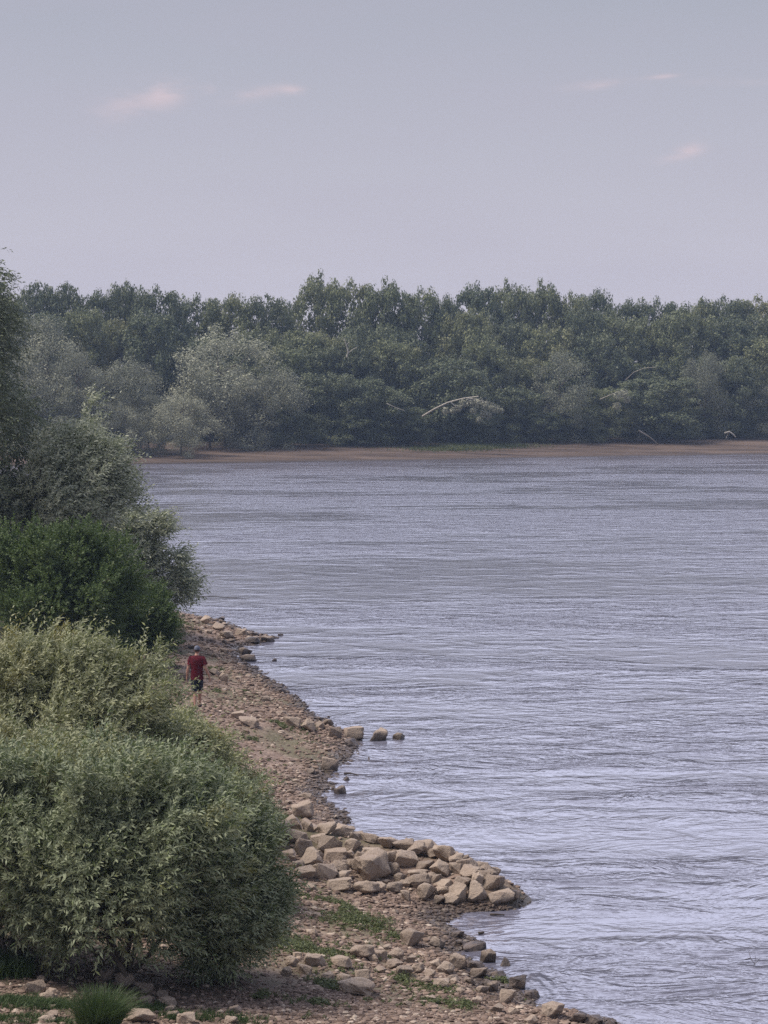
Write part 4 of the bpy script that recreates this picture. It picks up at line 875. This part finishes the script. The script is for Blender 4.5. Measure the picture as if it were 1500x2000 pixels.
# ------------------------------------------------------------------ the man
def person():
    loc = gp(385, 1386); root = empty('person', loc)
    tag(root, "man in a dark red t-shirt, navy shorts and dark cap walking away along the beach", 'person')
    skin, t, out = material("skin"); tc_ = t.new('ShaderNodeTexCoord'); n_ = t.noise(tc_.outputs['Object'], 12, 3, .5)
    principled(t, out, t.mix(n_, (0.36, 0.20, 0.145, 1), (0.46, 0.27, 0.20, 1)), .55, .4)
    red = cloth_material("dark_red_cotton", (0.068, 0.006, 0.012), (0.105, 0.009, 0.018)); navy = cloth_material("navy_cotton", (0.014, 0.019, 0.034), (0.026, 0.034, 0.055))
    capm = cloth_material("slate_cap_cloth", (0.10, 0.115, 0.16), (0.16, 0.175, 0.23)); hairm = cloth_material("brown_hair", (0.03, 0.02, 0.015), (0.06, 0.04, 0.03), 60)
    shoe = cloth_material("dark_shoe", (0.03, 0.03, 0.032), (0.06, 0.06, 0.06))
    J = {}; E = []
    def j(n, p, r, par=None):
        J[n] = (p, r); 
        if par: E.append((par, n))
    j('pelvis', (0, 0, .95), .135); j('waist', (0, .0, 1.10), .125, 'pelvis'); j('chest', (0, .0, 1.30), .15, 'waist'); j('upper', (0, .015, 1.42), .085, 'chest'); j('neck', (0, .035, 1.51), .058, 'upper'); j('skull', (0, .05, 1.58), .06, 'neck')
    for s, n in ((-1, 'l'), (1, 'r')):
        f = 1 if n == 'r' else 0
        j(n + 'sh', (s * .165, .01, 1.40), .045, 'upper'); j(n + 'el', (s * (.245 + .02 * f), -.03 - .02 * f, 1.15), .045, n + 'sh'); j(n + 'fa', (s * (.275 + .03 * f), -.015, 1.03), .042, n + 'el'); j(n + 'wr', (s * (.29 + .06 * f), .02, .92), .028, n + 'fa')
        hx, hy, hz = s * (.30 + .075 * f), .03, .865
        j(n + 'pa', (hx, hy, hz), .034, n + 'wr')
        for k, (dy, L) in enumerate(((.030, .068), (.010, .078), (-.010, .072), (-.030, .058))):
            j(f'{n}f{k}a', (hx + s * .002, hy + dy, hz - .035), .010, n + 'pa'); j(f'{n}f{k}b', (hx - s * .004, hy + dy + .004, hz - .035 - L * .6), .009, f'{n}f{k}a'); j(f'{n}f{k}c', (hx - s * .016, hy + dy + .008, hz - .035 - L), .007, f'{n}f{k}b')
        j(n + 't1', (hx - s * .01, hy + .045, hz + .005), .011, n + 'pa'); j(n + 't2', (hx - s * .016, hy + .062, hz - .028), .009, n + 't1')
    j('lhip', (-.09, .0, .88), .095, 'pelvis'); j('lkn', (-.075, .06, .50), .06, 'lhip'); j('lca', (-.06, .0, .36), .056, 'lkn'); j('lan', (-.045, -.07, .10), .036, 'lca'); j('lhe', (-.045, -.09, .05), .036, 'lan'); j('lto', (-.055, .08, .035), .03, 'lhe')
    j('rhip', (.09, .0, .88), .095, 'pelvis'); j('rkn', (.065, .18, .52), .06, 'rhip'); j('rca', (.05, .20, .38), .055, 'rkn'); j('ran', (.035, .26, .12), .036, 'rca'); j('rhe', (.035, .25, .06), .036, 'ran'); j('rto', (.045, .42, .05), .03, 'rhe')
    names = list(J); me = bpy.data.meshes.new('tmp'); me.from_pydata([J[n][0] for n in names], [(names.index(a_), names.index(b_)) for a_, b_ in E], [])
    ob = bpy.data.objects.new('tmp', me); COL.objects.link(ob); md = ob.modifiers.new('s', 'SKIN'); md.use_smooth_shade = True
    for i, n in enumerate(names): me.skin_vertices[0].data[i].radius = (J[n][1],) * 2
    me.skin_vertices[0].data[0].use_root = True; sb = ob.modifiers.new('u', 'SUBSURF'); sb.levels = 2; sb.render_levels = 2
    bpy.context.view_layer.update(); dg = bpy.context.evaluated_depsgraph_get(); body = bpy.data.meshes.new_from_object(ob.evaluated_get(dg)); bpy.data.objects.remove(ob)
    bm = bmesh.new(); bm.from_mesh(body); hc = Vector((0, .065, 1.635))
    r = bmesh.ops.create_uvsphere(bm, u_segments=24, v_segments=18, radius=1)
    for v_ in r['verts']:
        p = v_.co.copy(); x_, y_, z_ = p * 1
        sx = .077 * (1 - .22 * max(0, -z_)); sy = .097 * (1 - .12 * max(0, -z_)); q_ = Vector((x_ * sx, y_ * sy + .01 * max(0, -z_), z_ * .118))
        if y_ > .75 and abs(x_) < .22 and -.35 < z_ < .12: q_.y += .022 * (1 - abs(x_) / .22)            # nose
        if y_ > .6 and .18 < abs(x_) < .5 and .0 < z_ < .25: q_.y -= .008                                  # eye sockets
        if y_ > .7 and abs(x_) < .3 and -.62 < z_ < -.5: q_.y += .005                                      # lips
        v_.co = q_ + hc
    for s in (-1, 1):
        e = bmesh.ops.create_uvsphere(bm, u_segments=10, v_segments=8, radius=1)
        for v_ in e['verts']: v_.co = Vector((v_.co.x * .012, v_.co.y * .020, v_.co.z * .032)) + hc + Vector((s * .078, -.005, -.01))
    bm.to_mesh(body); bm.free(); body.name = 'body'; body.materials.clear(); body.materials.append(skin)
    for p in body.polygons: p.use_smooth = True
    link('body', body, root)
    def loft(rings, n=24, cap=True):
        V = []; F = []
        for (cx, cy, cz, rx, ry) in rings:
            for k in range(n):
                a = 2 * math.pi * k / n; w_ = 1 + .02 * math.sin(5 * a + cz * 30); V.append((cx + rx * w_ * math.cos(a), cy + ry * w_ * math.sin(a), cz))
        m_ = len(rings)
        for i in range(m_ - 1):
            for k in range(n): F.append([i * n + k, i * n + (k + 1) % n, (i + 1) * n + (k + 1) % n, (i + 1) * n + k])
        return np.array(V, float), np.array(F)
    sh = [loft([(0, 0, .83, .190, .140), (0, 0, .95, .182, .135), (0, 0, 1.08, .172, .130), (0, 0, 1.22, .185, .135), (0, .0, 1.34, .205, .140), (0, .005, 1.42, .200, .125), (0, .015, 1.468, .160, .105), (0, .025, 1.495, .085, .075), (0, .03, 1.505, .066, .064)])]
    for s in (-1, 1):
        f = 1 if s > 0 else 0
        sh.append(tube([(s * .12, .01, 1.435), (s * .175, .01, 1.42), (s * .212, -.005, 1.33), (s * (.232 + .01 * f), -.02, 1.235)], [.050, .070, .070, .074], 14))
    V, F = join(sh); link('shirt', np_mesh('shirt', V, F, red, smooth=True), root)
    so = [loft([(0, 0, .985, .155, .12), (0, 0, .92, .172, .13), (0, .01, .84, .172, .13), (0, .02, .80, .150, .115)])]
    so += [loft([(-.08, 0, .86, .095, .115), (-.08, .02, .76, .098, .11), (-.075, .045, .60, .088, .10), (-.07, .06, .50, .083, .092)]), loft([(.08, .0, .86, .095, .115), (.078, .05, .76, .098, .11), (.07, .13, .60, .088, .10), (.066, .17, .51, .083, .092)])]
    V, F = join(so); link('shorts', np_mesh('shorts', V, F, navy, smooth=True), root)
    cp = []; 
    V, F = loft([(0, .06, 1.655, .086, .106), (0, .06, 1.69, .085, .105), (0, .058, 1.725, .074, .092), (0, .056, 1.75, .05, .064), (0, .055, 1.762, .02, .025), (0, .055, 1.765, .004, .005)]); cp.append((V, F))
    bv = []; 
    for i in range(9):
        a = math.pi * (.15 + .7 * i / 8); x_ = .085 * math.cos(a); yb = .06 + .10 * math.sin(a); yf = yb + .075 * math.sin(a)
        for (yy_, zz) in ((yb, 1.664), (yf, 1.650), (yf, 1.645), (yb, 1.657)): bv.append((x_, yy_, zz))
    bf = [[i * 4 + k, i * 4 + (k + 1) % 4, (i + 1) * 4 + (k + 1) % 4, (i + 1) * 4 + k] for i in range(8) for k in range(4)]; cp.append((np.array(bv), np.array(bf)))
    V, F = join(cp); link('cap', np_mesh('cap', V, F, capm, smooth=True), root)
    V, F = loft([(0, .05, 1.60, .070, .088), (0, .048, 1.62, .080, .096), (0, .05, 1.66, .082, .099)]); keep = [f for f in F if V[f][:, 1].mean() < .075]
    link('hair', np_mesh('hair', V, np.array(keep), hairm, smooth=True), root)
    for nm in ('l', 'r'):
        a_, b_ = J[nm + 'he'][0], J[nm + 'to'][0]; V, F = tube([(a_[0], a_[1] - .03, a_[2] + .0), (a_[0], a_[1], a_[2]), ((a_[0] + b_[0]) / 2, (a_[1] + b_[1]) / 2, (a_[2] + b_[2]) / 2 + .005), b_, (b_[0], b_[1] + .035, b_[2] - .008)], [.022, .046, .045, .038, .018], 12)
        link('shoe', np_mesh('shoe', V, F, shoe, smooth=True), root)
    root.rotation_euler.z = math.radians(-4); root.scale = (1.10, 1.10, 1.14)
person()

# ------------------------------------------------------------------ the evening air
hz, t, out = material("evening_haze")
pv = t.new('ShaderNodeVolumePrincipled'); pv.inputs['Color'].default_value = (0.50, 0.66, 0.95, 1); pv.inputs['Density'].default_value = 0.00028
t.link(pv.outputs[0], out.inputs['Volume'])
x0, x1, y0, y1, z0, z1 = -422, 422, -62, 642, -6, 40
bv = np.array([(x, y, z) for z in (z0, z1) for y in (y0, y1) for x in (x0, x1)], float)
bf = np.array([[0, 2, 3, 1], [4, 5, 7, 6], [0, 1, 5, 4], [2, 6, 7, 3], [0, 4, 6, 2], [1, 3, 7, 5]])
o = link('haze', np_mesh('haze', bv, bf, hz)); tag(o, "thin blue evening haze over the river", 'haze', kind='stuff')
print("rocks:", n_rocks, "objects:", len(bpy.data.objects))
